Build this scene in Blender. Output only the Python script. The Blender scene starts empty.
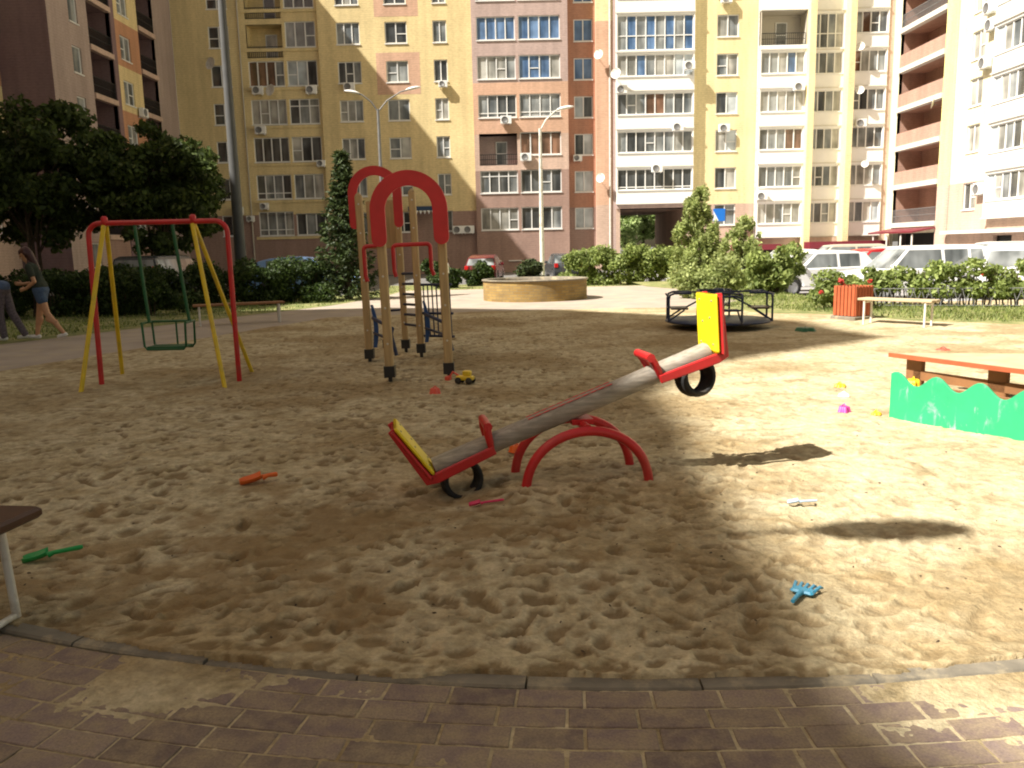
import bpy, math, random
import numpy as np
from mathutils import Vector, Matrix
rnd = random.Random(11)
npr = np.random.default_rng(5)
PI = math.pi
sc = bpy.context.scene
COL = sc.collection
R = math.radians

AZ = R(25); EL = R(49)
d = Vector((math.cos(AZ) * math.cos(EL), math.sin(AZ) * math.cos(EL), -math.sin(EL)))   # direction light travels
SUN = d.copy()
# ------------------------------------------------------------------ materials
def nodes(name):
    m = bpy.data.materials.new(name); m.use_nodes = True
    nt = m.node_tree
    return m, nt, nt.nodes['Principled BSDF'], nt.nodes['Material Output']

def mixcol(nt, fac, a, b, mode='MIX'):
    n = nt.nodes.new('ShaderNodeMix'); n.data_type = 'RGBA'; n.blend_type = mode
    for sock, v in ((n.inputs[0], fac), (n.inputs[6], a), (n.inputs[7], b)):
        if hasattr(v, 'is_output'): nt.links.new(v, sock)
        elif isinstance(v, (int, float)): sock.default_value = v
        else: sock.default_value = (*v, 1)
    return n.outputs[2]

def noise(nt, scale, detail=4, rough=0.55, coord='Object', stretch=None, dist=0.0):
    tc = nt.nodes.new('ShaderNodeTexCoord'); src = tc.outputs[coord]
    if stretch:
        mp = nt.nodes.new('ShaderNodeMapping'); mp.inputs['Scale'].default_value = stretch
        nt.links.new(src, mp.inputs[0]); src = mp.outputs[0]
    n = nt.nodes.new('ShaderNodeTexNoise'); n.inputs['Scale'].default_value = scale
    n.inputs['Detail'].default_value = detail; n.inputs['Roughness'].default_value = rough
    n.inputs['Distortion'].default_value = dist
    nt.links.new(src, n.inputs['Vector'])
    return n.outputs[0]

def ramp(nt, fac, stops):
    r = nt.nodes.new('ShaderNodeValToRGB'); e = r.color_ramp.elements
    while len(e) < len(stops): e.new(0.5)
    for el, (p, c) in zip(e, stops):
        el.position = p; el.color = (*c, 1) if len(c) == 3 else c
    nt.links.new(fac, r.inputs[0]); return r.outputs[0]

def g(v): return (v, v, v)

def bump(nt, bsdf, height, strength=0.3, dist=0.01):
    b = nt.nodes.new('ShaderNodeBump'); b.inputs['Strength'].default_value = strength
    b.inputs['Distance'].default_value = dist
    nt.links.new(height, b.inputs['Height']); nt.links.new(b.outputs[0], bsdf.inputs['Normal'])

def plain(name, col, rough=0.5, metal=0.0, var=0.25, vs=6.0, bmp=0.0, dirt=None, spec=0.5, stretch=None):
    m, nt, b, o = nodes(name)
    n = noise(nt, vs, 5, stretch=stretch)
    f = ramp(nt, n, [(0.3, g(1 - var)), (0.7, g(1.0))])
    c = mixcol(nt, 1.0, col, f, 'MULTIPLY')
    if dirt:
        n2 = noise(nt, vs * 0.6 + 1, 8, 0.7)
        c = mixcol(nt, ramp(nt, n2, [(0.5, g(0)), (0.68, g(0.8))]), c, dirt)
    nt.links.new(c, b.inputs['Base Color'])
    b.inputs['Roughness'].default_value = rough; b.inputs['Metallic'].default_value = metal
    b.inputs['Specular IOR Level'].default_value = spec
    if bmp: bump(nt, b, noise(nt, vs * 4, 6), bmp, 0.01)
    return m

def brickwall(name, col, mortar=None, var=0.16):
    """brick facade far away: fine courses plus broad weathering"""
    m, nt, b, o = nodes(name)
    tc = nt.nodes.new('ShaderNodeTexCoord')
    big = noise(nt, 0.35, 6, 0.6)
    f = ramp(nt, big, [(0.3, g(1 - var)), (0.7, g(1.0))])
    fine = noise(nt, 5.0, 3, 0.6, stretch=(1, 1, 2.6))
    f2 = ramp(nt, fine, [(0.3, g(0.84)), (0.7, g(1.06))])
    streak = noise(nt, 1.2, 4, 0.6, stretch=(1.5, 1.5, 0.12))
    f3 = ramp(nt, streak, [(0.35, g(0.86)), (0.6, g(1.0))])
    w = nt.nodes.new('ShaderNodeTexWave'); w.wave_type = 'BANDS'; w.bands_direction = 'Z'
    w.inputs['Scale'].default_value = 2.1; w.inputs['Distortion'].default_value = 0.2
    nt.links.new(tc.outputs['Object'], w.inputs[0])
    f4 = ramp(nt, w.outputs[0], [(0.0, g(0.93)), (0.5, g(1.0))])
    c = mixcol(nt, 1, col, f, 'MULTIPLY'); c = mixcol(nt, 1, c, f2, 'MULTIPLY')
    c = mixcol(nt, 1, c, f3, 'MULTIPLY'); c = mixcol(nt, 1, c, f4, 'MULTIPLY')
    nt.links.new(c, b.inputs['Base Color']); b.inputs['Roughness'].default_value = 0.9
    b.inputs['Specular IOR Level'].default_value = 0.15
    return m

def glassmat(name, a, bcol, rough=0.08, spec=0.7, scale=1.6):
    """a pane seen from outside by day: curtain folds, dark gaps and sky reflection painted under a shiny surface"""
    m, nt, b, o = nodes(name)
    n = noise(nt, scale, 2, 0.5, stretch=(1, 1, 0.15))
    n2 = noise(nt, 0.9, 2, 0.5)
    c = ramp(nt, n, [(0.38, a), (0.62, bcol)])
    c = mixcol(nt, 1, c, ramp(nt, n2, [(0.35, g(0.6)), (0.65, g(1.15))]), 'MULTIPLY')
    nt.links.new(c, b.inputs['Base Color'])
    b.inputs['Roughness'].default_value = rough; b.inputs['Specular IOR Level'].default_value = spec
    return m

def leafmat(name, dark, light, trans=0.35):
    m, nt, b, o = nodes(name)
    geo = nt.nodes.new('ShaderNodeNewGeometry')
    c = ramp(nt, geo.outputs['Random Per Island'], [(0.0, dark), (0.7, light), (1.0, tuple(min(1, v * 1.35) for v in light))])
    n = noise(nt, 1.3, 3)
    c = mixcol(nt, 1, c, ramp(nt, n, [(0.3, g(0.6)), (0.7, g(1.1))]), 'MULTIPLY')
    nt.links.new(c, b.inputs['Base Color']); b.inputs['Roughness'].default_value = 0.55
    b.inputs['Specular IOR Level'].default_value = 0.25
    t = nt.nodes.new('ShaderNodeBsdfTranslucent'); nt.links.new(c, t.inputs[0])
    mx = nt.nodes.new('ShaderNodeMixShader'); mx.inputs[0].default_value = trans
    nt.links.new(b.outputs[0], mx.inputs[1]); nt.links.new(t.outputs[0], mx.inputs[2])
    nt.links.new(mx.outputs[0], o.inputs[0])
    return m

M = {}
def sandmat():
    m, nt, b, o = nodes('sand')
    n1 = noise(nt, 0.5, 6, 0.6); n2 = noise(nt, 3.2, 7, 0.62, dist=0.6); n3 = noise(nt, 55, 4, 0.65); n4 = noise(nt, 14, 5, 0.6)
    c = ramp(nt, n2, [(0.32, (0.36, 0.285, 0.16)), (0.46, (0.57, 0.48, 0.305)), (0.66, (0.65, 0.56, 0.375))])
    c = mixcol(nt, ramp(nt, n1, [(0.40, g(0.75)), (0.54, g(0.0))]), c, (0.33, 0.235, 0.115))
    n5 = noise(nt, 2.1, 6, 0.65, dist=0.8)
    c = mixcol(nt, ramp(nt, n5, [(0.5, g(0)), (0.66, g(0.38))]), c, (0.49, 0.37, 0.20))
    c = mixcol(nt, 1, c, ramp(nt, n3, [(0.3, g(0.8)), (0.7, g(1.08))]), 'MULTIPLY')
    c = mixcol(nt, 1, c, ramp(nt, n4, [(0.32, g(0.70)), (0.62, g(1.05))]), 'MULTIPLY')
    # dents painted darker to stand in for their shade, by a mesh attribute
    at = nt.nodes.new('ShaderNodeAttribute'); at.attribute_name = 'hollow_shade'
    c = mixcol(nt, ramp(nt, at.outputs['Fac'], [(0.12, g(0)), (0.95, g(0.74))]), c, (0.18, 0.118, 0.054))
    dp = nt.nodes.new('ShaderNodeAttribute'); dp.attribute_name = 'damp'
    c = mixcol(nt, ramp(nt, dp.outputs['Fac'], [(0.0, g(0)), (1.0, g(0.62))]), c, (0.27, 0.18, 0.085))
    nt.links.new(c, b.inputs['Base Color']); b.inputs['Roughness'].default_value = 0.95
    b.inputs['Specular IOR Level'].default_value = 0.1
    ad = nt.nodes.new('ShaderNodeMath'); ad.operation = 'ADD'; nt.links.new(n3, ad.inputs[0]); nt.links.new(n4, ad.inputs[1])
    bump(nt, b, ad.outputs[0], 0.6, 0.02)
    return m
M['sand'] = sandmat()
def pavermat():
    m, nt, b, o = nodes('paver')
    geo = nt.nodes.new('ShaderNodeNewGeometry')
    c = ramp(nt, geo.outputs['Random Per Island'], [(0, (0.145, 0.102, 0.09)), (0.5, (0.205, 0.145, 0.126)), (1, (0.27, 0.20, 0.172))])
    film = noise(nt, 1.7, 5, 0.6)
    c = mixcol(nt, ramp(nt, film, [(0.48, g(0)), (0.70, g(0.6))]), c, (0.36, 0.285, 0.175))
    n = noise(nt, 9, 6, 0.65); n2 = noise(nt, 120, 3)
    c = mixcol(nt, ramp(nt, n, [(0.40, g(0)), (0.68, g(0.85))]), c, (0.36, 0.28, 0.165))
    c = mixcol(nt, 1, c, ramp(nt, n2, [(0.3, g(0.75)), (0.7, g(1.1))]), 'MULTIPLY')
    nt.links.new(c, b.inputs['Base Color']); b.inputs['Roughness'].default_value = 0.85
    bump(nt, b, n2, 0.4, 0.004); return m
M['paver'] = pavermat()
M['kerb'] = plain('kerb_concrete', (0.235, 0.205, 0.155), 0.9, var=0.4, vs=7, bmp=0.4, dirt=(0.46, 0.38, 0.24))
M['path'] = plain('path_concrete', (0.40, 0.335, 0.275), 0.9, var=0.25, vs=1.2, bmp=0.2, dirt=(0.44, 0.36, 0.24))
M['asphalt'] = plain('asphalt', (0.16, 0.155, 0.15), 0.9, var=0.3, vs=0.8)
M['asphalt_light'] = plain('asphalt_dusty', (0.34, 0.33, 0.33), 0.9, var=0.2, vs=0.8)
M['soil'] = plain('soil', (0.14, 0.11, 0.06), 0.95, var=0.5, vs=2)
def grassground():
    m, nt, b, o = nodes('grass_ground')
    c = ramp(nt, noise(nt, 2.2, 7, 0.65), [(0.3, (0.10, 0.13, 0.035)), (0.5, (0.20, 0.21, 0.07)), (0.72, (0.42, 0.36, 0.17))])
    nt.links.new(c, b.inputs['Base Color']); b.inputs['Roughness'].default_value = 0.95
    bump(nt, b, noise(nt, 30, 5), 0.6, 0.03); return m
M['lawn'] = grassground()
M['blade'] = leafmat('grass_blade', (0.09, 0.14, 0.03), (0.26, 0.30, 0.09), 0.3)
M['red'] = plain('red_paint', (0.60, 0.022, 0.025), 0.38, var=0.25, vs=5, dirt=(0.42, 0.05, 0.04))
M['redwood'] = plain('red_board', (0.62, 0.03, 0.03), 0.45, var=0.2, vs=4)
M['yellow'] = plain('yellow_paint', (0.80, 0.56, 0.02), 0.42, var=0.22, vs=7, dirt=(0.5, 0.36, 0.06))
M['yboard'] = plain('yellow_board', (0.86, 0.66, 0.012), 0.5, var=0.12, vs=14, dirt=None)
M['green'] = plain('green_paint', (0.012, 0.12, 0.04), 0.42, var=0.3, vs=6)
M['wood'] = plain('post_wood', (0.56, 0.39, 0.19), 0.62, var=0.3, vs=5, stretch=(6, 6, 0.5))
M['greywood'] = plain('weathered_wood', (0.42, 0.38, 0.315), 0.6, var=0.55, vs=5, stretch=(0.6, 9, 9), dirt=(0.24, 0.20, 0.15))
M['brownwood'] = plain('brown_wood', (0.30, 0.14, 0.055), 0.6, var=0.3, vs=5)
M['darkwood'] = plain('dark_brown_wood', (0.075, 0.03, 0.018), 0.4, var=0.3, vs=6)
M['palewood'] = plain('pale_bench_wood', (0.56, 0.45, 0.28), 0.7, var=0.3, vs=5)
M['rubber'] = plain('rubber', (0.018, 0.018, 0.018), 0.75, var=0.4, vs=10, bmp=0.4, dirt=(0.09, 0.075, 0.05))
M['black'] = plain('black_metal', (0.02, 0.02, 0.022), 0.4, var=0.3, vs=8)
M['bluemetal'] = plain('dark_blue_paint', (0.018, 0.035, 0.10), 0.45, var=0.3, vs=8, dirt=(0.08, 0.07, 0.06))
M['blueboard'] = plain('blue_board', (0.02, 0.075, 0.24), 0.45, var=0.2, vs=8)
M['whitemetal'] = plain('white_paint', (0.74, 0.72, 0.66), 0.45, var=0.15, vs=8, dirt=(0.4, 0.33, 0.24))
M['white'] = plain('white_plastic', (0.80, 0.80, 0.78), 0.4, var=0.06, vs=3)
M['frame'] = plain('window_frame_white', (0.78, 0.78, 0.76), 0.45, var=0.08, vs=2)
M['panel'] = plain('white_panel', (0.86, 0.86, 0.84), 0.5, var=0.10, vs=0.8)
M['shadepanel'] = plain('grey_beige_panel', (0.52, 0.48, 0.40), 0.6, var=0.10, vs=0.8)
M['metal'] = plain('galvanised_metal', (0.20, 0.20, 0.20), 0.55, metal=0.2, var=0.25, vs=4)
M['conc'] = plain('concrete_pole', (0.10, 0.10, 0.098), 0.85, var=0.2, vs=4)
M['slab'] = plain('balcony_slab', (0.66, 0.64, 0.58), 0.7, var=0.12, vs=1.5)
M['redslat'] = plain('orange_red_slat', (0.48, 0.115, 0.045), 0.55, var=0.25, vs=7)
M['awning'] = plain('burgundy_awning', (0.17, 0.014, 0.028), 0.5, var=0.15, vs=2)
M['awningblue'] = plain('blue_awning', (0.02, 0.05, 0.11), 0.5, var=0.15, vs=2)
M['dark'] = plain('dark_opening', (0.03, 0.026, 0.022), 0.9, var=0.3, vs=1)
M['bark'] = plain('bark', (0.10, 0.065, 0.04), 0.9, var=0.5, vs=9, bmp=0.5)
M['skin'] = plain('skin', (0.50, 0.26, 0.14), 0.5, var=0.1, vs=20)
M['hair'] = plain('dark_red_hair', (0.055, 0.012, 0.010), 0.45, var=0.4, vs=30)
M['tshirt'] = plain('dark_green_cloth', (0.030, 0.040, 0.026), 0.9, var=0.3, vs=14)
M['denim'] = plain('blue_denim', (0.06, 0.10, 0.18), 0.9, var=0.3, vs=25)
M['denimtop'] = plain('blue_grey_cloth', (0.10, 0.15, 0.26), 0.9, var=0.3, vs=18)
M['greytrousers'] = plain('patterned_grey_cloth', (0.16, 0.13, 0.15), 0.9, var=0.6, vs=35)
M['whiteshoe'] = plain('white_shoe', (0.72, 0.70, 0.66), 0.6, var=0.15, vs=12)
M['whitecloth'] = plain('white_cloth', (0.75, 0.75, 0.74), 0.9, var=0.15, vs=8)
M['carwhite'] = plain('car_paint_white', (0.80, 0.80, 0.79), 0.22, var=0.04, vs=1)
M['carred'] = plain('car_paint_red', (0.42, 0.02, 0.025), 0.22, var=0.05, vs=1)
M['carbeige'] = plain('car_paint_beige', (0.46, 0.42, 0.34), 0.25, var=0.05, vs=1)
M['carblue'] = plain('car_paint_blue', (0.20, 0.34, 0.62), 0.25, var=0.05, vs=1)
M['cardark'] = plain('car_paint_dark_red', (0.10, 0.010, 0.014), 0.25, var=0.05, vs=1)
M['carsilver'] = plain('car_paint_silver', (0.55, 0.56, 0.57), 0.25, metal=0.3, var=0.05, vs=1)
M['cargrey'] = plain('car_paint_grey', (0.05, 0.055, 0.06), 0.25, var=0.05, vs=1)
M['carglass'] = glassmat('car_glass', (0.09, 0.10, 0.10), (0.30, 0.32, 0.32), 0.06, 0.8, 2.0)  # base colour lightened in place of a sky reflection
M['rim'] = plain('wheel_rim', (0.42, 0.42, 0.43), 0.35, metal=0.6, var=0.1)
M['lampred'] = plain('tail_light', (0.50, 0.015, 0.015), 0.2, var=0.1)
M['lampclear'] = plain('headlight_lens', (0.62, 0.64, 0.66), 0.1, var=0.1)
M['orange'] = plain('orange_plastic', (0.85, 0.16, 0.02), 0.4, var=0.1)
M['pink'] = plain('pink_plastic', (0.72, 0.035, 0.13), 0.35, var=0.1)
M['magenta'] = plain('magenta_plastic', (0.62, 0.06, 0.32), 0.35, var=0.1)
M['toygreen'] = plain('green_plastic', (0.01, 0.33, 0.07), 0.4, var=0.1)
M['toyblue'] = plain('blue_plastic', (0.05, 0.30, 0.48), 0.4, var=0.1)
M['paleblue'] = plain('pale_blue_plastic', (0.42, 0.55, 0.72), 0.4, var=0.1)
M['toyyellow'] = plain('yellow_plastic', (0.82, 0.58, 0.03), 0.4, var=0.1)
M['coral'] = plain('coral_plastic', (0.75, 0.10, 0.06), 0.4, var=0.1)
M['signblue'] = plain('blue_sign', (0.01, 0.16, 0.62), 0.4, var=0.05)
# facades
M['f_yellow'] = brickwall('yellow_brick', (0.83, 0.67, 0.36))
M['f_cream'] = brickwall('cream_brick', (0.89, 0.77, 0.45))
M['f_lemon'] = brickwall('lemon_plaster', (0.87, 0.80, 0.35), var=0.06)
M['f_palecream'] = brickwall('pale_cream_brick', (0.85, 0.79, 0.56), var=0.08)
M['f_orange'] = brickwall('orange_brick', (0.70, 0.45, 0.32))
M['f_deeporange'] = brickwall('deep_orange_brick', (0.52, 0.275, 0.19))
M['f_pink'] = brickwall('pink_mauve_brick', (0.55, 0.42, 0.385))
M['f_mauve'] = brickwall('mauve_brick', (0.40, 0.27, 0.225))
M['f_leftpink'] = brickwall('grey_pink_brick', (0.47, 0.37, 0.33))
M['f_darkmauve'] = brickwall('dark_mauve_brick', (0.26, 0.175, 0.18))
M['f_rose'] = brickwall('rose_brick', (0.64, 0.47, 0.38))
M['f_terracotta'] = brickwall('terracotta_parapet', (0.50, 0.32, 0.25))
M['f_dorange'] = brickwall('shaded_orange_brick', (0.60, 0.32, 0.19))
M['planterbrick'] = None
def planterbrick():
    m, nt, b, o = nodes('planter_brick')
    tc = nt.nodes.new('ShaderNodeTexCoord')
    # angle around the ring -> brick course coordinates
    sep = nt.nodes.new('ShaderNodeSeparateXYZ'); nt.links.new(tc.outputs['Object'], sep.inputs[0])
    at = nt.nodes.new('ShaderNodeMath'); at.operation = 'ARCTAN2'
    nt.links.new(sep.outputs[1], at.inputs[0]); nt.links.new(sep.outputs[0], at.inputs[1])
    ml = nt.nodes.new('ShaderNodeMath'); ml.operation = 'MULTIPLY'; ml.inputs[1].default_value = 1.55
    nt.links.new(at.outputs[0], ml.inputs[0])
    cb = nt.nodes.new('ShaderNodeCombineXYZ'); nt.links.new(ml.outputs[0], cb.inputs[0]); nt.links.new(sep.outputs[2], cb.inputs[1])
    br = nt.nodes.new('ShaderNodeTexBrick'); nt.links.new(cb.outputs[0], br.inputs['Vector'])
    br.inputs['Scale'].default_value = 1.0; br.inputs['Brick Width'].default_value = 0.24; br.inputs['Row Height'].default_value = 0.075
    br.inputs['Mortar Size'].default_value = 0.008
    br.inputs['Color1'].default_value = (0.36, 0.235, 0.07, 1); br.inputs['Color2'].default_value = (0.24, 0.145, 0.04, 1)
    br.inputs['Mortar'].default_value = (0.22, 0.17, 0.09, 1)
    c = mixcol(nt, ramp(nt, noise(nt, 2.5, 6, 0.65), [(0.45, g(0)), (0.7, g(0.7))]), br.outputs[0], (0.16, 0.11, 0.05))
    nt.links.new(c, b.inputs['Base Color']); b.inputs['Roughness'].default_value = 0.9
    bump(nt, b, br.outputs['Fac'], -0.5, 0.01); return m
M['planterbrick'] = planterbrick()
def boardgreen():
    m, nt, b, o = nodes('chalked_green_board')
    n = noise(nt, 9, 6, 0.7, stretch=(1, 1, 0.35), dist=1.5)
    n2 = noise(nt, 2.5, 3)
    f = nt.nodes.new('ShaderNodeMath'); f.operation = 'MULTIPLY'
    nt.links.new(ramp(nt, n, [(0.56, g(0)), (0.66, g(1))]), f.inputs[0]); nt.links.new(ramp(nt, n2, [(0.45, g(0)), (0.6, g(0.65))]), f.inputs[1])
    c = mixcol(nt, f.outputs[0], (0.03, 0.40, 0.18), (0.45, 0.70, 0.54))
    c = mixcol(nt, 1, c, ramp(nt, noise(nt, 5, 5), [(0.3, g(0.85)), (0.7, g(1))]), 'MULTIPLY')
    nt.links.new(c, b.inputs['Base Color']); b.inputs['Roughness'].default_value = 0.5; return m
M['chalkgreen'] = boardgreen()
GL = [glassmat('pane_grey', (0.12, 0.135, 0.145), (0.31, 0.325, 0.32)),  # curtain grey, lifted and blued to suggest reflected sky
      glassmat('pane_dark', (0.03, 0.034, 0.038), (0.11, 0.115, 0.115)),
      glassmat('pane_curtain', (0.24, 0.24, 0.22), (0.46, 0.45, 0.41)),
      glassmat('pane_sky_reflection', (0.06, 0.12, 0.24), (0.16, 0.26, 0.44)),  # reflected sky painted in as a blue base colour
      glassmat('pane_blind', (0.42, 0.47, 0.50), (0.55, 0.60, 0.62)),
      glassmat('pane_brown', (0.09, 0.05, 0.03), (0.26, 0.14, 0.09))]

# leaf materials
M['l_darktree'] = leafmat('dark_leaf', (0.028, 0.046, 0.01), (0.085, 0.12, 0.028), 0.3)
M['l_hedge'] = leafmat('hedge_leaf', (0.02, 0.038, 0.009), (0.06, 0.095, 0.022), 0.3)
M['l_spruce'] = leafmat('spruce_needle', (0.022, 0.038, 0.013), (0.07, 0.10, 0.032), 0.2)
M['l_bright'] = leafmat('bright_leaf', (0.15, 0.21, 0.05), (0.36, 0.43, 0.14), 0.42)
M['l_thuja'] = leafmat('thuja_leaf', (0.20, 0.26, 0.07), (0.44, 0.50, 0.19), 0.45)
M['l_far'] = leafmat('far_leaf', (0.30, 0.42, 0.14), (0.58, 0.70, 0.32), 0.5)
M['petal'] = plain('red_petal', (0.65, 0.06, 0.05), 0.6, var=0.2)

# ------------------------------------------------------------------ mesh builder
class MB:
    def __init__(s): s.v = []; s.f = []; s.sm = []
    def add(s, vs, fs, smooth=False):
        o = len(s.v); s.v += [tuple(v) for v in vs]; s.f += [tuple(i + o for i in f) for f in fs]; s.sm += [smooth] * len(fs)
        return s
    def box(s, x0, x1, y0, y1, z0, z1, Mx=None):
        vs = [(x, y, z) for z in (z0, z1) for y in (y0, y1) for x in (x0, x1)]
        if Mx is not None: vs = [Mx @ Vector(v) for v in vs]
        return s.add(vs, [(0, 2, 3, 1), (4, 5, 7, 6), (0, 1, 5, 4), (2, 6, 7, 3), (0, 4, 6, 2), (1, 3, 7, 5)])
    def cbox(s, x0, x1, y0, y1, z0, z1, c=0.01, Mx=None):
        """box with chamfered vertical and top edges"""
        def ring(z, i): 
            a0, a1, b0, b1 = x0 + i, x1 - i, y0 + i, y1 - i
            return [(a0 + c, b0, z), (a1 - c, b0, z), (a1, b0 + c, z), (a1, b1 - c, z), (a1 - c, b1, z), (a0 + c, b1, z), (a0, b1 - c, z), (a0, b0 + c, z)]
        vs = ring(z0 + c, 0) + ring(z1 - c, 0) + ring(z1, c) + ring(z0, c)
        if Mx is not None: vs = [Mx @ Vector(v) for v in vs]
        fs = []
        for k in range(8):
            j = (k + 1) % 8
            fs += [(k, j, 8 + j, 8 + k), (8 + k, 8 + j, 16 + j, 16 + k), (24 + k, 24 + j, j, k)]
        fs += [tuple(range(16, 24)), tuple(reversed(range(24, 32)))]
        return s.add(vs, fs)
    def tube(s, pts, r, n=10, closed=False, cap=True):
        pts = [Vector(p) for p in pts]; N = len(pts)
        rs = r if isinstance(r, (list, tuple)) else [r] * N
        vs = []; up = None
        for i, p in enumerate(pts):
            if closed: t = pts[(i + 1) % N] - pts[i - 1]
            else: t = pts[min(i + 1, N - 1)] - pts[max(i - 1, 0)]
            t.normalize()
            if up is None:
                up = Vector((0, 0, 1)) if abs(t.z) < 0.9 else Vector((0, 1, 0))
            a = t.cross(up); a.normalize(); b = a.cross(t); b.normalize(); up = b
            for k in range(n):
                an = 2 * PI * k / n
                vs.append(p + (a * math.cos(an) + b * math.sin(an)) * rs[i])
        fs = []
        for i in range(N if closed else N - 1):
            j = (i + 1) % N
            for k in range(n):
                l = (k + 1) % n
                fs.append((i * n + k, i * n + l, j * n + l, j * n + k))
        s.add(vs, fs, True)
        if cap and not closed:
            s.add(vs[:n], [tuple(range(n))]); s.add(vs[-n:], [tuple(reversed(range(n)))])
        return s
    def lathe(s, prof, n=32, Mx=None, smooth=True):
        vs = []
        for (r, z) in prof:
            for k in range(n):
                a = 2 * PI * k / n; vs.append(Vector((r * math.cos(a), r * math.sin(a), z)))
        if Mx is not None: vs = [Mx @ v for v in vs]
        fs = []
        for i in range(len(prof) - 1):
            for k in range(n):
                l = (k + 1) % n; fs.append((i * n + k, i * n + l, (i + 1) * n + l, (i + 1) * n + k))
        return s.add(vs, fs, smooth)
    def prism(s, poly, h0, h1, Mx=None):
        """poly of (x,y), extruded h0..h1 along z, then Mx"""
        n = len(poly); vs = [Vector((x, y, h0)) for x, y in poly] + [Vector((x, y, h1)) for x, y in poly]
        if Mx is not None: vs = [Mx @ v for v in vs]
        fs = [tuple(reversed(range(n))), tuple(range(n, 2 * n))] + [(k, (k + 1) % n, n + (k + 1) % n, n + k) for k in range(n)]
        return s.add(vs, fs)
    def strip2(s, outer, inner, h0, h1, Mx=None):
        """flat band between two open polylines (same count), extruded"""
        n = len(outer); vs = []
        for h in (h0, h1):
            vs += [Vector((x, y, h)) for x, y in outer] + [Vector((x, y, h)) for x, y in inner]
        if Mx is not None: vs = [Mx @ v for v in vs]
        o0, i0, o1, i1 = 0, n, 2 * n, 3 * n; fs = []
        for k in range(n - 1):
            fs += [(o0 + k, i0 + k, i0 + k + 1, o0 + k + 1), (o1 + k, o1 + k + 1, i1 + k + 1, i1 + k),
                   (o0 + k, o0 + k + 1, o1 + k + 1, o1 + k), (i0 + k, i1 + k, i1 + k + 1, i0 + k + 1)]
        fs += [(o0, o1, i1, i0), (o0 + n - 1, i0 + n - 1, i1 + n - 1, o1 + n - 1)]
        return s.add(vs, fs)
    def build(s, name, mat, parent=None, world=False):
        me = bpy.data.meshes.new(name); me.from_pydata(s.v, [], s.f); me.update()
        import bmesh
        bm = bmesh.new(); bm.from_mesh(me); bmesh.ops.recalc_face_normals(bm, faces=bm.faces); bm.to_mesh(me); bm.free()
        if len(me.polygons) == len(s.sm): me.polygons.foreach_set('use_smooth', s.sm)
        me.materials.append(mat)
        o = bpy.data.objects.new(name, me); COL.objects.link(o)
        if parent is not None:
            o.parent = parent
            if world: o.matrix_parent_inverse = world_inv(parent)
        return o

def world_inv(p):
    m = Matrix.LocRotScale(p.location, p.rotation_euler, p.scale); m = p.matrix_parent_inverse @ m if p.parent else m
    if p.parent: m = Matrix.LocRotScale(p.parent.location, p.parent.rotation_euler, p.parent.scale) @ m
    return m.inverted()

def bevel(o, w=0.01, seg=2, ang=35):
    b = o.modifiers.new('bevel', 'BEVEL'); b.width = w; b.segments = seg; b.limit_method = 'ANGLE'; b.angle_limit = R(ang); return o

def tag(o, label, cat, group=None):
    o['label'] = label; o['category'] = cat
    if group: o['group'] = group
    return o
def thing(name, label, cat, loc=(0, 0, 0), rz=0, group=None):
    o = bpy.data.objects.new(name, None); COL.objects.link(o); o.location = loc; o.rotation_euler = (0, 0, rz)
    o.empty_display_size = 0.2
    return tag(o, label, cat, group)
def struct(o, kind='structure'): o['kind'] = kind; return o
def dup(root, loc, rz=None, label=None, group=None):
    def cp(o, par):
        c = o.copy(); COL.objects.link(c)
        if par is not None: c.parent = par
        for ch in list(o.children): cp(ch, c)
        return c
    r = cp(root, None); r.location = loc
    if rz is not None: r.rotation_euler = (0, 0, rz)
    if label: r['label'] = label
    if group: r['group'] = group
    return r

# ------------------------------------------------------------------ numpy noise
def vnoise(x, y, seed):
    r = np.random.default_rng(seed); T = r.random((256, 256))
    xi = np.floor(x).astype(int); yi = np.floor(y).astype(int); fx = x - xi; fy = y - yi
    fx = fx * fx * (3 - 2 * fx); fy = fy * fy * (3 - 2 * fy)
    a = T[xi & 255, yi & 255]; b = T[(xi + 1) & 255, yi & 255]; c = T[xi & 255, (yi + 1) & 255]; d = T[(xi + 1) & 255, (yi + 1) & 255]
    return (a * (1 - fx) + b * fx) * (1 - fy) + (c * (1 - fx) + d * fx) * fy - 0.5
def fbm(x, y, f, o, seed):
    s = 0; a = 1.0
    for k in range(o): s = s + a * vnoise(x * f + 17 * k, y * f + 31 * k, seed + k); a *= 0.5; f *= 2.03
    return s

def gridmesh(name, X, Y, Z, mat, attr=None):
    ny, nx = X.shape
    me = bpy.data.meshes.new(name)
    me.vertices.add(nx * ny); me.vertices.foreach_set('co', np.stack([X, Y, Z], -1).astype(np.float32).ravel())
    i = (np.arange(ny - 1)[:, None] * nx + np.arange(nx - 1)[None, :]).ravel()
    q = np.stack([i, i + 1, i + nx + 1, i + nx], -1).astype(np.int32)
    me.loops.add(q.size); me.loops.foreach_set('vertex_index', q.ravel())
    me.polygons.add(len(q)); me.polygons.foreach_set('loop_start', np.arange(0, q.size, 4, dtype=np.int32))
    me.polygons.foreach_set('use_smooth', np.ones(len(q), bool))
    me.update(calc_edges=True); me.materials.append(mat)
    if attr is not None:
        a = me.attributes.new('hollow_shade', 'FLOAT', 'POINT'); a.data.foreach_set('value', attr.astype(np.float32).ravel())
    o = bpy.data.objects.new(name, me); COL.objects.link(o); return o

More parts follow.
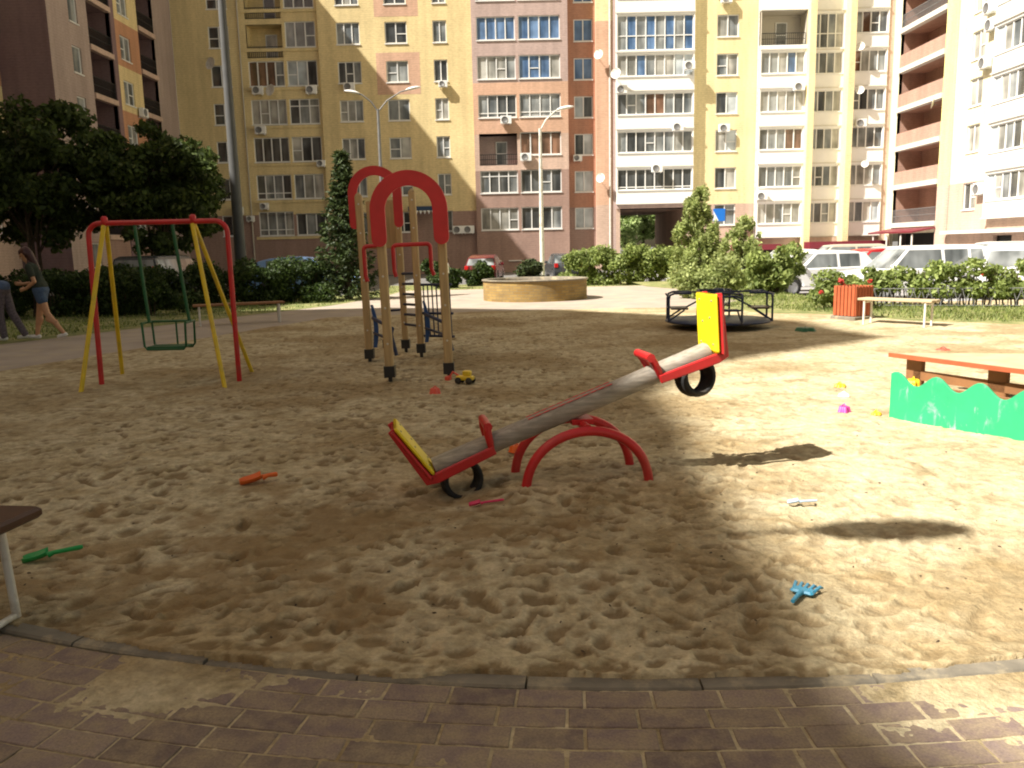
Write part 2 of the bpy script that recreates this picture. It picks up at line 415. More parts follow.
# ------------------------------------------------------------------ ground
KC = (0.75, 10.19); KR = 7.50            # centre and inner radius of the kerb arc
gz = -0.30                              # level of the yard round the playground
o = gridmesh('ground', *[a.astype(float) for a in np.meshgrid(np.linspace(-400, 400, 9), np.linspace(-300, 700, 9))],
             np.full((9, 9), gz - 0.02), M['asphalt']); struct(o)

SANDPOLY = [(-8, 2), (-6.6, 8.0), (-6.92, 11.06), (-4.16, 19.05), (-1.0, 19.75), (1.2, 19.9), (4.6, 19.7), (5.4, 17.6), (6.6, 16.9), (7.4, 15.2), (8.6, 14.2), (10.5, 13.2), (24, 10), (24, 2)]
def signed(X, Y, poly):
    D = np.full(X.shape, 1e9); ins = np.zeros(X.shape, bool)
    for (ax, ay), (bx, by) in zip(poly, poly[1:] + poly[:1]):
        ex, ey = bx - ax, by - ay; t = np.clip(((X - ax) * ex + (Y - ay) * ey) / (ex * ex + ey * ey), 0, 1)
        D = np.minimum(D, np.hypot(X - ax - t * ex, Y - ay - t * ey))
        if ay != by: ins ^= ((ay > Y) != (by > Y)) & (X < (bx - ax) * (Y - ay) / (by - ay) + ax)
    return np.where(ins, D, -D)
def sand():
    ys = [2.45]
    while ys[-1] < 20.6: ys.append(ys[-1] + max(0.010, 0.0045 * ys[-1]))
    ys = np.array(ys); xs = np.concatenate([np.arange(-10, -4.2, 0.05), np.arange(-4.2, 4.6, 0.014), np.arange(4.6, 14.5, 0.05)])
    X, Y = np.meshgrid(xs, ys)
    Z = 0.035 * fbm(X, Y, 0.55, 3, 3) + 0.012 * fbm(X, Y, 2.6, 3, 9) + 0.006 * fbm(X, Y, 9, 3, 21) - 0.012 * np.abs(fbm(X, Y, 5.5, 4, 33))
    wx = 0.050 * fbm(X, Y, 8, 3, 41); wy = 0.050 * fbm(X, Y, 8, 3, 55)      # ragged, broken edges for the prints
    D = np.zeros_like(Z)
    r = np.random.default_rng(77)
    for k in range(34000):
        cx = r.uniform(-8.5, 9); cy = 2.6 + (r.random() ** 1.7) * 16
        clod = k % 5 == 0
        an = r.uniform(0, PI); L = r.uniform(0.010, 0.026) if clod else 0.011 + 0.066 * r.random() ** 2.1; W = L * r.uniform(0.38, 0.7); dep = r.uniform(0.16, 0.36) * L
        m = 2.6 * L + .05
        i0, i1 = np.searchsorted(ys, (cy - m, cy + m)); j0, j1 = np.searchsorted(xs, (cx - m, cx + m))
        if i1 <= i0 or j1 <= j0: continue
        dx = X[i0:i1, j0:j1] - cx + wx[i0:i1, j0:j1]; dy = Y[i0:i1, j0:j1] - cy + wy[i0:i1, j0:j1]
        u = (dx * math.cos(an) + dy * math.sin(an)) / L; v = (-dx * math.sin(an) + dy * math.cos(an)) / W
        q = u * u + v * v
        if clod: D[i0:i1, j0:j1] += 2.2 * dep * np.exp(-q * q)
        else: D[i0:i1, j0:j1] += dep * (-np.exp(-q * q * 1.1) + 0.6 * np.exp(-(np.sqrt(q) - 1.35) ** 2 * 9) * (0.5 + 0.5 * np.sin(2 * np.arctan2(v, u) + k)))
    D = np.clip(D, -0.034, 0.022)
    dent_shade = np.clip((-D - 0.012 * np.abs(fbm(X, Y, 5.5, 4, 33)) + 0.005 + 0.007 * fbm(X, Y, 16, 3, 71)) / 0.013, 0, 1)  # mask for the shade painted inside the dents
    # the right-hand side is less trodden, so its painted dent shade fades too
    tread = 1 - 0.62 / (1 + np.exp(-(X - 1.25 - 0.05 * Y) * 3.0)); D = D * tread; dent_shade = dent_shade * tread
    # hollows scraped out under the see-saw's low seat and under the swing
    Z -= 0.075 * np.exp(-((X + .36) ** 2 / 0.06 + (Y - 4.95) ** 2 / 0.05)) + 0.05 * np.exp(-((X + 4.1) ** 2 / 0.25 + (Y - 9.8) ** 2 / 0.6))
    Z += 0.04 * np.exp(-((X - 0.4) ** 2 / 0.5 + (Y - 5.0) ** 2 / 0.08)) * 0.6
    mask = np.clip((8.2 - np.hypot(X * 0.85, Y - 8.5)) / 0.8 + 2.2, 0.25, 1)
    Z = Z + D * mask
    rr = np.hypot(X - KC[0], Y - KC[1])
    edge = np.clip((KR - rr) / 0.25, 0, 1)
    near = (Y < 6.5)
    Z = np.where(near, Z * (0.25 + 0.75 * edge) + 0.004, Z)
    Z = np.where(near, Z + 0.016 * (1 - edge) + 0.010 * (1 - edge) * fbm(X, Y, 3.5, 3, 93), Z)
    Z = np.where(near & (rr > KR + 0.035 + 0.07 * np.clip(fbm(X, Y, 2.2, 4, 97) + .05, -.5, .65)), -0.12, Z)
    sd = signed(X, Y, SANDPOLY) + 0.10 * fbm(X, Y, 1.6, 3, 88)
    Z = np.where(Y > 4.5, Z * np.clip(sd / 0.9, 0, 1) + np.where(sd > 0, 0.016 * np.clip(1 - sd / .9, 0, 1), 0.016 + np.clip(sd, -.3, 0) * .25), Z)
    global SG
    SG = (xs, ys, Z)
    o = gridmesh('sand', X, Y, Z, M['sand'], dent_shade)
    # freshly dug, still damp sand
    damp = np.exp(-(((X + 1.15) / 1.15) ** 2 + ((Y - 4.1) / 0.75) ** 2)) * 1.1 + 0.45 * np.exp(-(((X + 2.3) / 0.9) ** 2 + ((Y - 3.6) / 0.5) ** 2))
    damp = np.clip(damp * 1.2 + 3.2 * fbm(X, Y, 5.5, 4, 121) * (damp > .08) - .45, 0, 1)
    a = o.data.attributes.new('damp', 'FLOAT', 'POINT'); a.data.foreach_set('value', damp.astype(np.float32).ravel())
    return o
struct(sand())
def sandz(x, y):
    xs, ys, Z = SG; return float(Z[min(np.searchsorted(ys, y), len(ys) - 1), min(np.searchsorted(xs, x), len(xs) - 1)])
def litter():
    mb = MB(); r = random.Random(8)
    for k in range(420):
        x = r.uniform(-3.5, 4.2); y = 2.9 + 6.5 * r.random() ** 1.5
        if math.hypot(x - KC[0], y - KC[1]) > KR - .1 and y < 5: continue
        z = sandz(x, y); L = r.uniform(.004, .012); w = L * r.uniform(.3, .8); a = r.uniform(0, PI); h = L * .5
        m = Matrix.Translation((x, y, z + h * .3)) @ Matrix.Rotation(a, 4, 'Z') @ Matrix.Rotation(r.uniform(-.4, .4), 4, 'X')
        vs = [(-L, 0, 0), (-L * .3, w, h * .2), (L * .5, w * .8, 0), (L, 0, h * .4), (L * .3, -w, 0), (-L * .5, -w * .7, h * .3), (0, 0, h)]
        mb.add([m @ Vector(v) for v in vs], [(i, (i + 1) % 6, 6) for i in range(6)])
    struct(mb.build('sand_litter', M['bark']), 'stuff')
litter()

def sheet(name, poly, z, mat, zs=None):
    mb = MB(); n = len(poly)
    mb.add([(x, y, (z if zs is None else zs[i])) for i, (x, y) in enumerate(poly)], [tuple(range(n))])
    return struct(mb.build(name, mat))

def pt(r, a): return (KC[0] + r * math.cos(a), KC[1] + r * math.sin(a))
def paving():
    mb = MB(); a0, a1 = R(237), R(303)
    for row in range(13):
        r0 = KR + 0.093 + row * 0.114; r1 = r0 + 0.105
        step = 0.228 / (r0 + 0.05); a = a0 + (row % 2) * step / 2
        k = 0
        while a < a1:
            half = rnd.random() < 0.06
            st = step / 2 if half else step
            da = 0.0105 / r0; b = a + st - da
            z = rnd.uniform(-0.002, 0.002); c = 0.003
            P = [pt(r0, a), pt(r0, b), pt(r1, b), pt(r1, a)]
            Q = [pt(r0 + c, a + c / r0), pt(r0 + c, b - c / r0), pt(r1 - c, b - c / r0), pt(r1 - c, a + c / r0)]
            tl = rnd.uniform(-0.0015, 0.0015)
            mb.add([(x, y, -0.05) for x, y in P] + [(x, y, z - c) for x, y in P] + [(x, y, z + (tl if i < 2 else -tl)) for i, (x, y) in enumerate(Q)],
                   [(0, 1, 5, 4), (1, 2, 6, 5), (2, 3, 7, 6), (3, 0, 4, 7), (4, 5, 9, 8), (5, 6, 10, 9), (6, 7, 11, 10), (7, 4, 8, 11), (8, 9, 10, 11)])
            a += st
    struct(mb.build('paving', M['paver']))
    # sand swept over the pavers and into the joints
    na, nr = 1000, 250
    A, RR = np.meshgrid(np.linspace(a0, a1, na), np.linspace(KR + 0.088, KR + 1.62, nr))
    X = KC[0] + RR * np.cos(A); Y = KC[1] + RR * np.sin(A)
    base = -0.0034 + 0.0026 * fbm(X, Y, 6, 3, 40)
    n = fbm(X, Y, 1.7, 4, 52)
    near_edge = np.exp(-(RR - KR - 0.08) / 0.05)
    patch = 1.15 * np.exp(-(((X + 1.25) / 0.50) ** 2 + ((Y - 2.72) / 0.26) ** 2)) \
        + 1.9 / (1 + np.exp(-(X - 1.25 + 0.55 * (Y - 2.4)) * 5.0)) * np.exp(-((Y - 2.45) / 0.45) ** 2) + 0.25 * near_edge
    Z = base + 0.009 * np.clip(patch + 1.1 * n - 0.42, 0, 1.0) + 0.0032 * fbm(X, Y, 34, 3, 61)
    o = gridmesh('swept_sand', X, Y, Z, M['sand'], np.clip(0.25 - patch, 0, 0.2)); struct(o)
    # kerbstones
    mb = MB(); a = a0; r0, r1 = KR, KR + 0.082
    while a < a1:
        b = a + 0.60 / KR; n = 6; zt = 0.006 + rnd.uniform(-0.006, 0.006); c = 0.008
        ang = [a + 0.004 / KR + (b - a - 0.008 / KR) * k / n for k in range(n + 1)]
        sec = [(r0, -0.15), (r0, zt - c), (r0 + c, zt), (r1 - c, zt), (r1, zt - c), (r1, -0.15)]
        vs = [(*pt(r, t), z) for t in ang for r, z in sec]; fs = []
        for k in range(n):
            for j in range(5): fs.append((k * 6 + j, (k + 1) * 6 + j, (k + 1) * 6 + j + 1, k * 6 + j + 1))
        fs += [tuple(range(6)), tuple(reversed(range(n * 6, n * 6 + 6)))]
        mb.add(vs, fs); a = b
    struct(mb.build('kerb', M['kerb']))
    # bedding under the pavers and beyond
    sheet('paving_bed', [(-8, -6), (9, -6), (9, 1.8), (3.2, 2.0), (.6, 1.9), (-2.0, 2.0), (-8, 4)], -0.06, M['path'])
paving()

# lawns, paths, parking
def curve_poly(pts): return pts
sheet('lawn', [(-30, 8), (-9.6, 8), (-9.1, 14.64), (-5.08, 23.34), (-4.2, 27.0), (-4.0, 31), (-30, 31)], 0.010, M['lawn'])
sheet('path', [(-9.6, 4), (-6.6, 8.0), (-6.92, 11.06), (-4.16, 19.05), (-1.0, 19.75), (1.2, 19.9), (4.6, 19.7), (5.9, 21.5), (6.3, 26), (5.0, 30.2), (-4.0, 30.6), (-4.2, 27), (-5.08, 23.34), (-9.1, 14.64), (-9.6, 8)], 0.006, M['path'])
sheet('lawn', [(4.6, 19.7), (5.4, 17.6), (6.6, 16.9), (7.4, 15.2), (8.6, 14.2), (10.5, 13.2), (22, 10), (22, 15.4), (10.5, 18.2), (8.2, 20.6), (8.0, 34), (5.0, 34), (5.0, 30.2), (6.3, 26), (5.9, 21.5)], 0.009, M['lawn'])
sheet('lawn', [(-6, 31.2), (9, 31.2), (9, 40), (-6, 42)], gz + 0.05, M['lawn'])
sheet('path', [(-12, 31), (12, 30.0), (12, 31.2), (-12, 31.2)], gz + 0.30, M['path'])
sheet('parking', [(10.5, 18.2), (22, 15.4), (60, 12), (60, 62.5), (8.2, 62.5), (8.2, 20.6)], gz, M['asphalt_light'])

def blades(name, regions, n, h, mat, seed):
    r = np.random.default_rng(seed); V = []
    P = []
    for (poly, share, z0) in regions:
        poly = np.array(poly); lo = poly.min(0); hi = poly.max(0); c = 0; m = int(n * share)
        while c < m:
            q = r.uniform(lo, hi, (m * 2, 2)); ins = np.zeros(len(q), bool); j = len(poly) - 1
            for i in range(len(poly)):
                a, b = poly[i], poly[j]
                cond = ((a[1] > q[:, 1]) != (b[1] > q[:, 1])) & (q[:, 0] < (b[0] - a[0]) * (q[:, 1] - a[1]) / (b[1] - a[1] + 1e-9) + a[0])
                ins ^= cond; j = i
            q = q[ins & (fbm(q[:, 0], q[:, 1], 0.9, 3, seed) + r.uniform(-.35, .35, len(q)) > -0.22)][: m - c]
            P.append(np.c_[q, np.full(len(q), z0)]); c += max(len(q), 1)
    P = np.concatenate(P); N = len(P)
    an = r.uniform(0, 2 * PI, N); w = h * r.uniform(.12, .25, N); hh = h * r.uniform(.4, 1.2, N); ln = r.uniform(-.6, .6, (N, 2)) * hh[:, None]
    dx = np.c_[np.cos(an) * w, np.sin(an) * w, np.zeros(N)]
    top = P + np.c_[ln, hh]
    v = np.stack([P - dx, P + dx, top], 1).reshape(-1, 3)
    return rawfaces(name, v, 3, mat)
def rawfaces(name, v, k, mat, parent=None):
    me = bpy.data.meshes.new(name); n = len(v)
    me.vertices.add(n); me.vertices.foreach_set('co', v.astype(np.float32).ravel())
    me.loops.add(n); me.loops.foreach_set('vertex_index', np.arange(n, dtype=np.int32))
    me.polygons.add(n // k); me.polygons.foreach_set('loop_start', np.arange(0, n, k, dtype=np.int32))
    me.update(calc_edges=True); me.materials.append(mat)
    o = bpy.data.objects.new(name, me); COL.objects.link(o)
    if parent is not None: o.parent = parent
    return o
struct(blades('grass', [
    ([(-14, 12.5), (-9.4, 14.6), (-5.08, 23.34), (-4.2, 27.0), (-4.0, 30.5), (-16, 30)], 0.42, 0.03),
    ([(4.6, 19.9), (6.7, 17.0), (7.4, 15.4), (8.6, 14.4), (10.5, 13.4), (16, 11.8), (16, 16.8), (10.5, 18.1), (8.1, 20.6), (8.0, 32), (6.4, 30), (6.3, 26)], 0.48, 0.03),
    ([(-6, 31.3), (9, 31.3), (9, 39), (-6, 41)], 0.10, gz + 0.05)], 34000, 0.065, M['blade'], 4), 'stuff')

# ------------------------------------------------------------------ facades
class Face:
    """vertical facade plane: origin O, horizontal axis U, outward normal N"""
    def __init__(s, O, U, N): s.O = Vector(O); s.U = Vector(U); s.N = Vector(N)
    def p(s, u, z, d=0.0): return s.O + s.U * u + Vector((0, 0, z)) + s.N * d
    def mx(s, u, z, d=0.0):
        m = Matrix.Identity(4); m.col[0][:3] = s.U; m.col[1][:3] = -s.N; m.col[2][:3] = (0, 0, 1); m.col[3][:3] = s.p(u, z, d); return m
    def box(s, mb, u0, u1, z0, z1, d0, d1):
        vs = [s.p(u, z, d) for d in (d0, d1) for z in (z0, z1) for u in (u0, u1)]
        return mb.add(vs, [(0, 2, 3, 1), (4, 5, 7, 6), (0, 1, 5, 4), (2, 6, 7, 3), (0, 4, 6, 2), (1, 3, 7, 5)])

def wall(F, root, u0, u1, z0, z1, mat, holes=(), d=0.0, rev=0.22, name='wall', ends=0.0):
    hs = [h for h in holes if h[0] < u1 - .01 and h[1] > u0 + .01 and h[2] < z1 - .01 and h[3] > z0 + .01]
    hs = [(max(h[0], u0), min(h[1], u1), max(h[2], z0), min(h[3], z1)) for h in hs]
    us = sorted({u0, u1, *[x for h in hs for x in h[:2]]}); zs = sorted({z0, z1, *[x for h in hs for x in h[2:]]})
    mb = MB(); vid = {}
    def V(u, z, dd):
        k = (round(u, 4), round(z, 4), round(dd, 4))
        if k not in vid: vid[k] = len(mb.v); mb.v.append(tuple(F.p(u, z, dd)))
        return vid[k]
    for i in range(len(us) - 1):
        for j in range(len(zs) - 1):
            cu, cz = (us[i] + us[i + 1]) / 2, (zs[j] + zs[j + 1]) / 2
            if any(h[0] < cu < h[1] and h[2] < cz < h[3] for h in hs): continue
            mb.f.append((V(us[i], zs[j], d), V(us[i + 1], zs[j], d), V(us[i + 1], zs[j + 1], d), V(us[i], zs[j + 1], d))); mb.sm.append(False)
    for (a, b, c, e) in hs:
        for (p, q) in (((a, c), (b, c)), ((b, c), (b, e)), ((b, e), (a, e)), ((a, e), (a, c))):
            mb.f.append((V(*p, d), V(*q, d), V(*q, d - rev), V(*p, d - rev))); mb.sm.append(False)
    if ends:
        for uu in (u0, u1): mb.f.append((V(uu, z0, d), V(uu, z1, d), V(uu, z1, d - ends), V(uu, z0, d - ends))); mb.sm.append(False)
        for zz in (z0, z1): mb.f.append((V(u0, zz, d), V(u1, zz, d), V(u1, zz, d - ends), V(u0, zz, d - ends))); mb.sm.append(False)
    return mb.build(name, mat, root, True)

def window(F, root, u0, u1, z0, z1, n=2, tr=None, d=0.0, pane=None, name='window', mat=None, sash=True, openpane=None):
    """white frame set in its opening, one pane mesh behind it"""
    w = 0.065; mb = MB(); dd = d - 0.15; t = 0.07
    F.box(mb, u0, u1, z0, z0 + w, dd, dd + t); F.box(mb, u0, u1, z1 - w, z1, dd, dd + t)
    F.box(mb, u0, u0 + w, z0 + w, z1 - w, dd, dd + t); F.box(mb, u1 - w, u1, z0 + w, z1 - w, dd, dd + t)
    for k in range(1, n):
        u = u0 + (u1 - u0) * k / n; F.box(mb, u - w * .6, u + w * .6, z0 + w, z1 - w, dd, dd + t)
    if tr:
        zt = z0 + (z1 - z0) * tr; F.box(mb, u0 + w, u1 - w, zt - w * .5, zt + w * .5, dd + .01, dd + t - .01)
    elif sash and n > 1 and rnd.random() < .5:
        k = rnd.randrange(n); a = u0 + (u1 - u0) * k / n + .07; b = u0 + (u1 - u0) * (k + 1) / n - .07
        zt = z0 + (z1 - z0) * .45
        F.box(mb, a, b, zt - .03, zt + .03, dd + .01, dd + t - .01)
    F.box(mb, u0 - .03, u1 + .03, z0 - .07, z0 - 0.002, d - .16, d + .06)       # sill
    wn = mb.build(name, mat or M['frame'], root, True)
    pn = MB(); mats = []
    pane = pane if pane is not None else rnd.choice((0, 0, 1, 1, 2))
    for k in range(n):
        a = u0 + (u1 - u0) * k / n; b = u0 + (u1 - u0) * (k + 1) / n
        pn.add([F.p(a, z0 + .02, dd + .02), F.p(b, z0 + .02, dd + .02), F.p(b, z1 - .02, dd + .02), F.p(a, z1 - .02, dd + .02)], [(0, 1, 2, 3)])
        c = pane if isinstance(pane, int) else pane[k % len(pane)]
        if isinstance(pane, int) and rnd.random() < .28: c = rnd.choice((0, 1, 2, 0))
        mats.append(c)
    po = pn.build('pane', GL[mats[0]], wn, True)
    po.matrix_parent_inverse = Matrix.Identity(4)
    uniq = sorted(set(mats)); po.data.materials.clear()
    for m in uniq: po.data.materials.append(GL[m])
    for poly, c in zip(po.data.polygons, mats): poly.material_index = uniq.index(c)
    return wn

def ac(F, root, u, z, d=0.0, s=1.0):
    mb = MB(); F.box(mb, u - .40 * s, u + .40 * s, z, z + .56 * s, d + .10, d + .40)
    F.box(mb, u - .3 * s, u - .26 * s, z - .06, z, d, d + .38); F.box(mb, u + .26 * s, u + .3 * s, z - .06, z, d, d + .38)
    o = bevel(mb.build('air_conditioner', M['white'], root, True), .03)
    f = MB(); mx = F.mx(u - .1 * s, z + .28 * s, d + .405) @ Matrix.Rotation(PI / 2, 4, 'X')
    f.lathe([(0.0, 0.0), (.06 * s, .0), (.2 * s, .004), (.21 * s, .018), (.235 * s, .018), (.235 * s, -.01)], 20, mx)
    c = f.build('fan_grille', M['metal'], o, True); c.matrix_parent_inverse = Matrix.Identity(4)
def dish(F, root, u, z, d=0.0, r=0.36, out=0.55, az=-0.5):
    m = F.mx(u, z, d + out) @ Matrix.Rotation(az, 4, 'Z') @ Matrix.Rotation(R(78), 4, 'X')
    mb = MB(); prof = [(r * k / 6, -.22 * r * (1 - (k / 6) ** 2)) for k in range(7)]
    mb.lathe(prof + [(r, .012), (r * .99, .012)] + [(x * .98, y + .012) for x, y in reversed(prof)], 24, m)
    o = mb.build('satellite_dish', M['whitemetal'], root, True)
    a = MB(); a.tube([m @ Vector((0, r * .95, 0)), m @ Vector((0, r * .5, r * .9))], .015, 6)
    a.tube([F.p(u, z - .1, d), F.p(u, z - .1, d + out - .06)], .025, 6)
    c = a.build('mounting_arm', M['metal'], o, True); c.matrix_parent_inverse = Matrix.Identity(4)
def pipe(F, root, u, z0, z1, d, r=.06, mat='whitemetal'):
    mb = MB(); mb.tube([F.p(u, z0, d), F.p(u, z1, d)], r, 8); return mb.build('drainpipe', M[mat], root, True)
def railing(F, root, u0, u1, z0, z1, d, mat='black', gap=.14):
    mb = MB(); F.box(mb, u0, u1, z1 - .05, z1, d - .025, d + .025); F.box(mb, u0, u1, z0, z0 + .03, d - .02, d + .02)
    F.box(mb, u0, u1, (z0 + z1) / 2 - .02, (z0 + z1) / 2 + .02, d - .02, d + .02)
    n = int((u1 - u0) / gap)
    for k in range(n + 1):
        u = u0 + (u1 - u0) * k / n; F.box(mb, u - .012, u + .012, z0, z1 - .05, d - .012, d + .012)
    return mb.build('railing', M[mat], root, True)
def loggia(F, root, u0, u1, z0, z1, depth, mat, door=True, d=0.0):
    """open balcony recess: back, sides, floor and ceiling, with a door and window in the back"""
    mb = MB(); q = [F.p(u0, z0, d), F.p(u1, z0, d), F.p(u1, z1, d), F.p(u0, z1, d)]; b = [F.p(u0, z0, d - depth), F.p(u1, z0, d - depth), F.p(u1, z1, d - depth), F.p(u0, z1, d - depth)]
    mb.add(q + b, [(0, 1, 5, 4), (1, 2, 6, 5), (2, 3, 7, 6), (3, 0, 4, 7), (4, 5, 6, 7)])
    o = mb.build('loggia', mat, root, True)
    if door:
        c = (u0 + u1) / 2
        window(F, root, c - .2, c + .65, z0 + .08, z1 - .45, 1, .5, d - depth + .14, 1, 'balcony_door')
    return o
def core(root, x0, x1, y0, y1, z1, z0=gz):
    mb = MB(); mb.box(x0, x1, y0, y1, z0, z1); mb.build('rear_wall', M['f_pink'], root, True)
    r = MB(); r.box(x0 - .2, x1 + .2, y0 - .2, y1 + .2, z1 + .002, z1 + .4); r.build('roof', M['slab'], root, True)

SILL = [2.85 + 2.68 * k for k in range(9)]
ROOF = 33.0
YB = 63.0
TOPZ = 23.6           # above this the wall is plain: far out of the picture

# --- B1: yellow-brick block
B1 = thing('apartment_building', 'yellow brick apartment block half in shade, with orange squares round some windows', 'apartment building', (-13, YB, gz))
F = Face((0, YB, 0), (1, 0, 0), (0, -1, 0))
core(B1, -24, -2.5, YB + 2.2, YB + 14, ROOF)
H = []
W1 = []
for k in range(7):
    s = SILL[k]
    W1.append((-21.4, -19.9, s, s + 1.5, 2, None, 1 if k else 1))
    W1.append((-12.1, -10.4, s, s + 1.5, 3, None, None)); W1.append((-8.6, -7.0, s, s + 1.48, 2, None, None)); W1.append((-5.15, -4.15, s, s + 1.5, 2, None, None))
    op = k in (5, 6)
    if not op: W1.append((-18.65, -16.05, s - .05, s + 1.72, 4, .25 if k in (0, 1) else None, 5 if k == 4 else None))
    W1.append((-15.85, -13.65, s - .05, s + (1.72 if k else 1.55), 3, .72 if k == 3 else None, 4 if k == 4 else None))
H = [w[:4] for w in W1]
LOG = [(-18.65, -16.05, SILL[k] - .75, SILL[k] + 1.55) for k in (5, 6)]
for (a, b, m0) in ((-24.0, -13.42, 'f_yellow'),):
    wall(F, B1, a, b, gz, 4.35, M['f_mauve'], H + LOG); wall(F, B1, a, b, 4.35, TOPZ, M[m0], H + LOG); wall(F, B1, a, b, TOPZ, ROOF, M[m0])
# right part stands a little proud
wall(F, B1, -13.42, -2.35, gz, 4.3, M['f_mauve'], H, d=.25, ends=.5); 
wall(F, B1, -13.42, -2.35, 4.3, TOPZ, M['f_yellow'], H, d=.25, ends=.5); wall(F, B1, -13.42, -2.35, TOPZ, ROOF, M['f_yellow'], d=.25)
for (a, b, c, e, n, tr, pn) in W1: window(F, B1, a, b, c, e, n, tr, .25 if a > -13.4 else 0, pn)
for (a, b, c, e) in LOG:
    loggia(F, B1, a, b, c, e, 1.1, M['f_yellow']); railing(F, B1, a, b, c + .05, c + .8, -.05)
for k, dz in ((4, 0), (6, 0)):
    wall(F, B1, -9.3, -6.15, SILL[k] - .85, SILL[k] + 2.05, M['f_orange'], H, d=.255, rev=.003, name='orange_surround')
mb = MB()
for k in range(8): F.box(mb, -18.9, -13.45, SILL[k] - .32, SILL[k] - .10, 0.002, .06)
mb.build('balcony_slab', M['f_yellow'], B1, True)
pipe(F, B1, -19.15, gz, ROOF, .08, .05, 'f_cream' if False else 'shadepanel')
ac(F, B1, -18.0, 12.95, 0); ac(F, B1, -14.1, 12.9, 0); ac(F, B1, -18.0, 10.15, 0); ac(F, B1, -18.1, 4.75, 0, .8); ac(F, B1, -20.1, 4.4, 0); ac(F, B1, -19.2, 3.9, 0, .7)
dish(F, B1, -17.0, 13.15, .1, .42); ac(F, B1, -11.3, 13.0, .25); ac(F, B1, -4.5, 13.1, .25, .8); ac(F, B1, -13.7, 7.75, 0, .8)
ac(F, B1, -3.75, 2.65, .25); ac(F, B1, -2.95, 2.65, .25); dish(F, B1, -21.2, 15.1, .0, .45)
mb = MB(); F.box(mb, -7.3, -4.95, 4.35, 4.65, .25, 1.5); aw = mb.build('entrance_canopy', M['awningblue'], B1, True)
mb = MB()
for k in range(6): mb.add([F.p(-6.8 + .3 * k, 4.34, 1.505), F.p(-6.56 + .3 * k, 4.34, 1.505), F.p(-6.68 + .3 * k, 4.06, 1.505)], [(0, 1, 2)])
mb.build('scalloped_trim', M['white'], aw, True).matrix_parent_inverse = Matrix.Identity(4)

# --- B2: pink and orange banded block with its recessed stair strip
B2 = thing('apartment_building', 'pink and orange banded apartment block with paired balcony glazing, in the middle', 'apartment building', (2.8, YB, gz))
core(B2, -2.4, 8.0, YB + 2.4, YB + 14, ROOF)
d2 = .55; W2 = []
for k in range(7):
    s = SILL[k]
    if k != 2: W2.append((-2.0, .78, s, s + 1.6, 4, .75 if k in (1, 6) else (.2 if k == 3 else None), 3 if k >= 5 else (2 if k in (0, 4) else None)))
    W2.append((1.0, 4.0, s, s + (1.62), 4, .22 if k == 3 else None, (3 if k >= 4 else (5 if k == 2 else None))))
LOG2 = [(-2.0, .78, SILL[2] - .7, SILL[2] + 1.55)]
H2 = [w[:4] for w in W2] + LOG2
bands = [(gz, SILL[0] - .4, 'f_mauve'), (SILL[0] - .4, SILL[1] - 1.0, 'f_mauve'), (SILL[1] - 1.0, SILL[1] + 1.6, 'f_mauve'), (SILL[1] + 1.6, SILL[2] + 1.5, 'f_rose'), (SILL[2] + 1.5, SILL[4] - .25, 'f_orange'), (SILL[4] - .25, TOPZ, 'f_pink'), (TOPZ, ROOF, 'f_pink')]
for (a, b, m) in bands: wall(F, B2, -2.35, 4.55, a, b, M[m], H2, d=d2, ends=1.6)
for w in W2: window(F, B2, *w[:4], w[4], w[5], d2, w[6])
loggia(F, B2, *LOG2[0], 1.1, M['f_pink'], d=d2); railing(F, B2, -2.0, .78, SILL[2] - .65, SILL[2] + .1, d2 - .05)
W2b = [(5.05, 6.42, SILL[k], SILL[k] + 1.52, 2, None, 3 if k >= 4 else 4) for k in range(7)]
Hb = [w[:4] for w in W2b]
for (a, b, m) in ((gz, 4.4, 'f_mauve'), (4.4, TOPZ, 'f_deeporange'), (TOPZ, ROOF, 'f_deeporange')): wall(F, B2, 4.55, 6.62, a, b, M[m], Hb, d=-.35)
for w in W2b: window(F, B2, *w[:4], w[4], None, -.35, w[6], sash=False)
for (a, b, m) in ((gz, 4.5, 'f_rose'), (4.5, 12.0, 'f_orange'), (12.0, 17.5, 'f_orange'), (17.5, TOPZ, 'f_cream'), (TOPZ, ROOF, 'f_cream')): wall(F, B2, 6.62, 7.85, a, b, M[m], (), d=.1, ends=.5)
pipe(F, B2, 7.62, gz, ROOF, .19, .07, 'whitemetal')
ac(F, B2, .0, 10.4, d2); ac(F, B2, 1.4, 7.75, d2); ac(F, B2, 5.25, 7.75, -.35, .8); dish(F, B2, 6.75, 15.1, .1, .34); dish(F, B2, 6.85, 6.45, .1, .34)
for (a, b) in ((-1.6, -.6), (.0, .9), (3.0, 4.2)):
    wall(F, B2, a - .05, b + .05, .55, 1.25, M['f_mauve'], [(a, b, .6, 1.2)], d=d2 + .004, name='basement_surround'); window(F, B2, a, b, .6, 1.2, 2, None, d2 + .06, 1, 'basement_window')
mb = MB(); F.box(mb, 5.2, 6.2, .75, 1.25, -.35, -.30); mb.build('basement_window', M['frame'], B2, True)

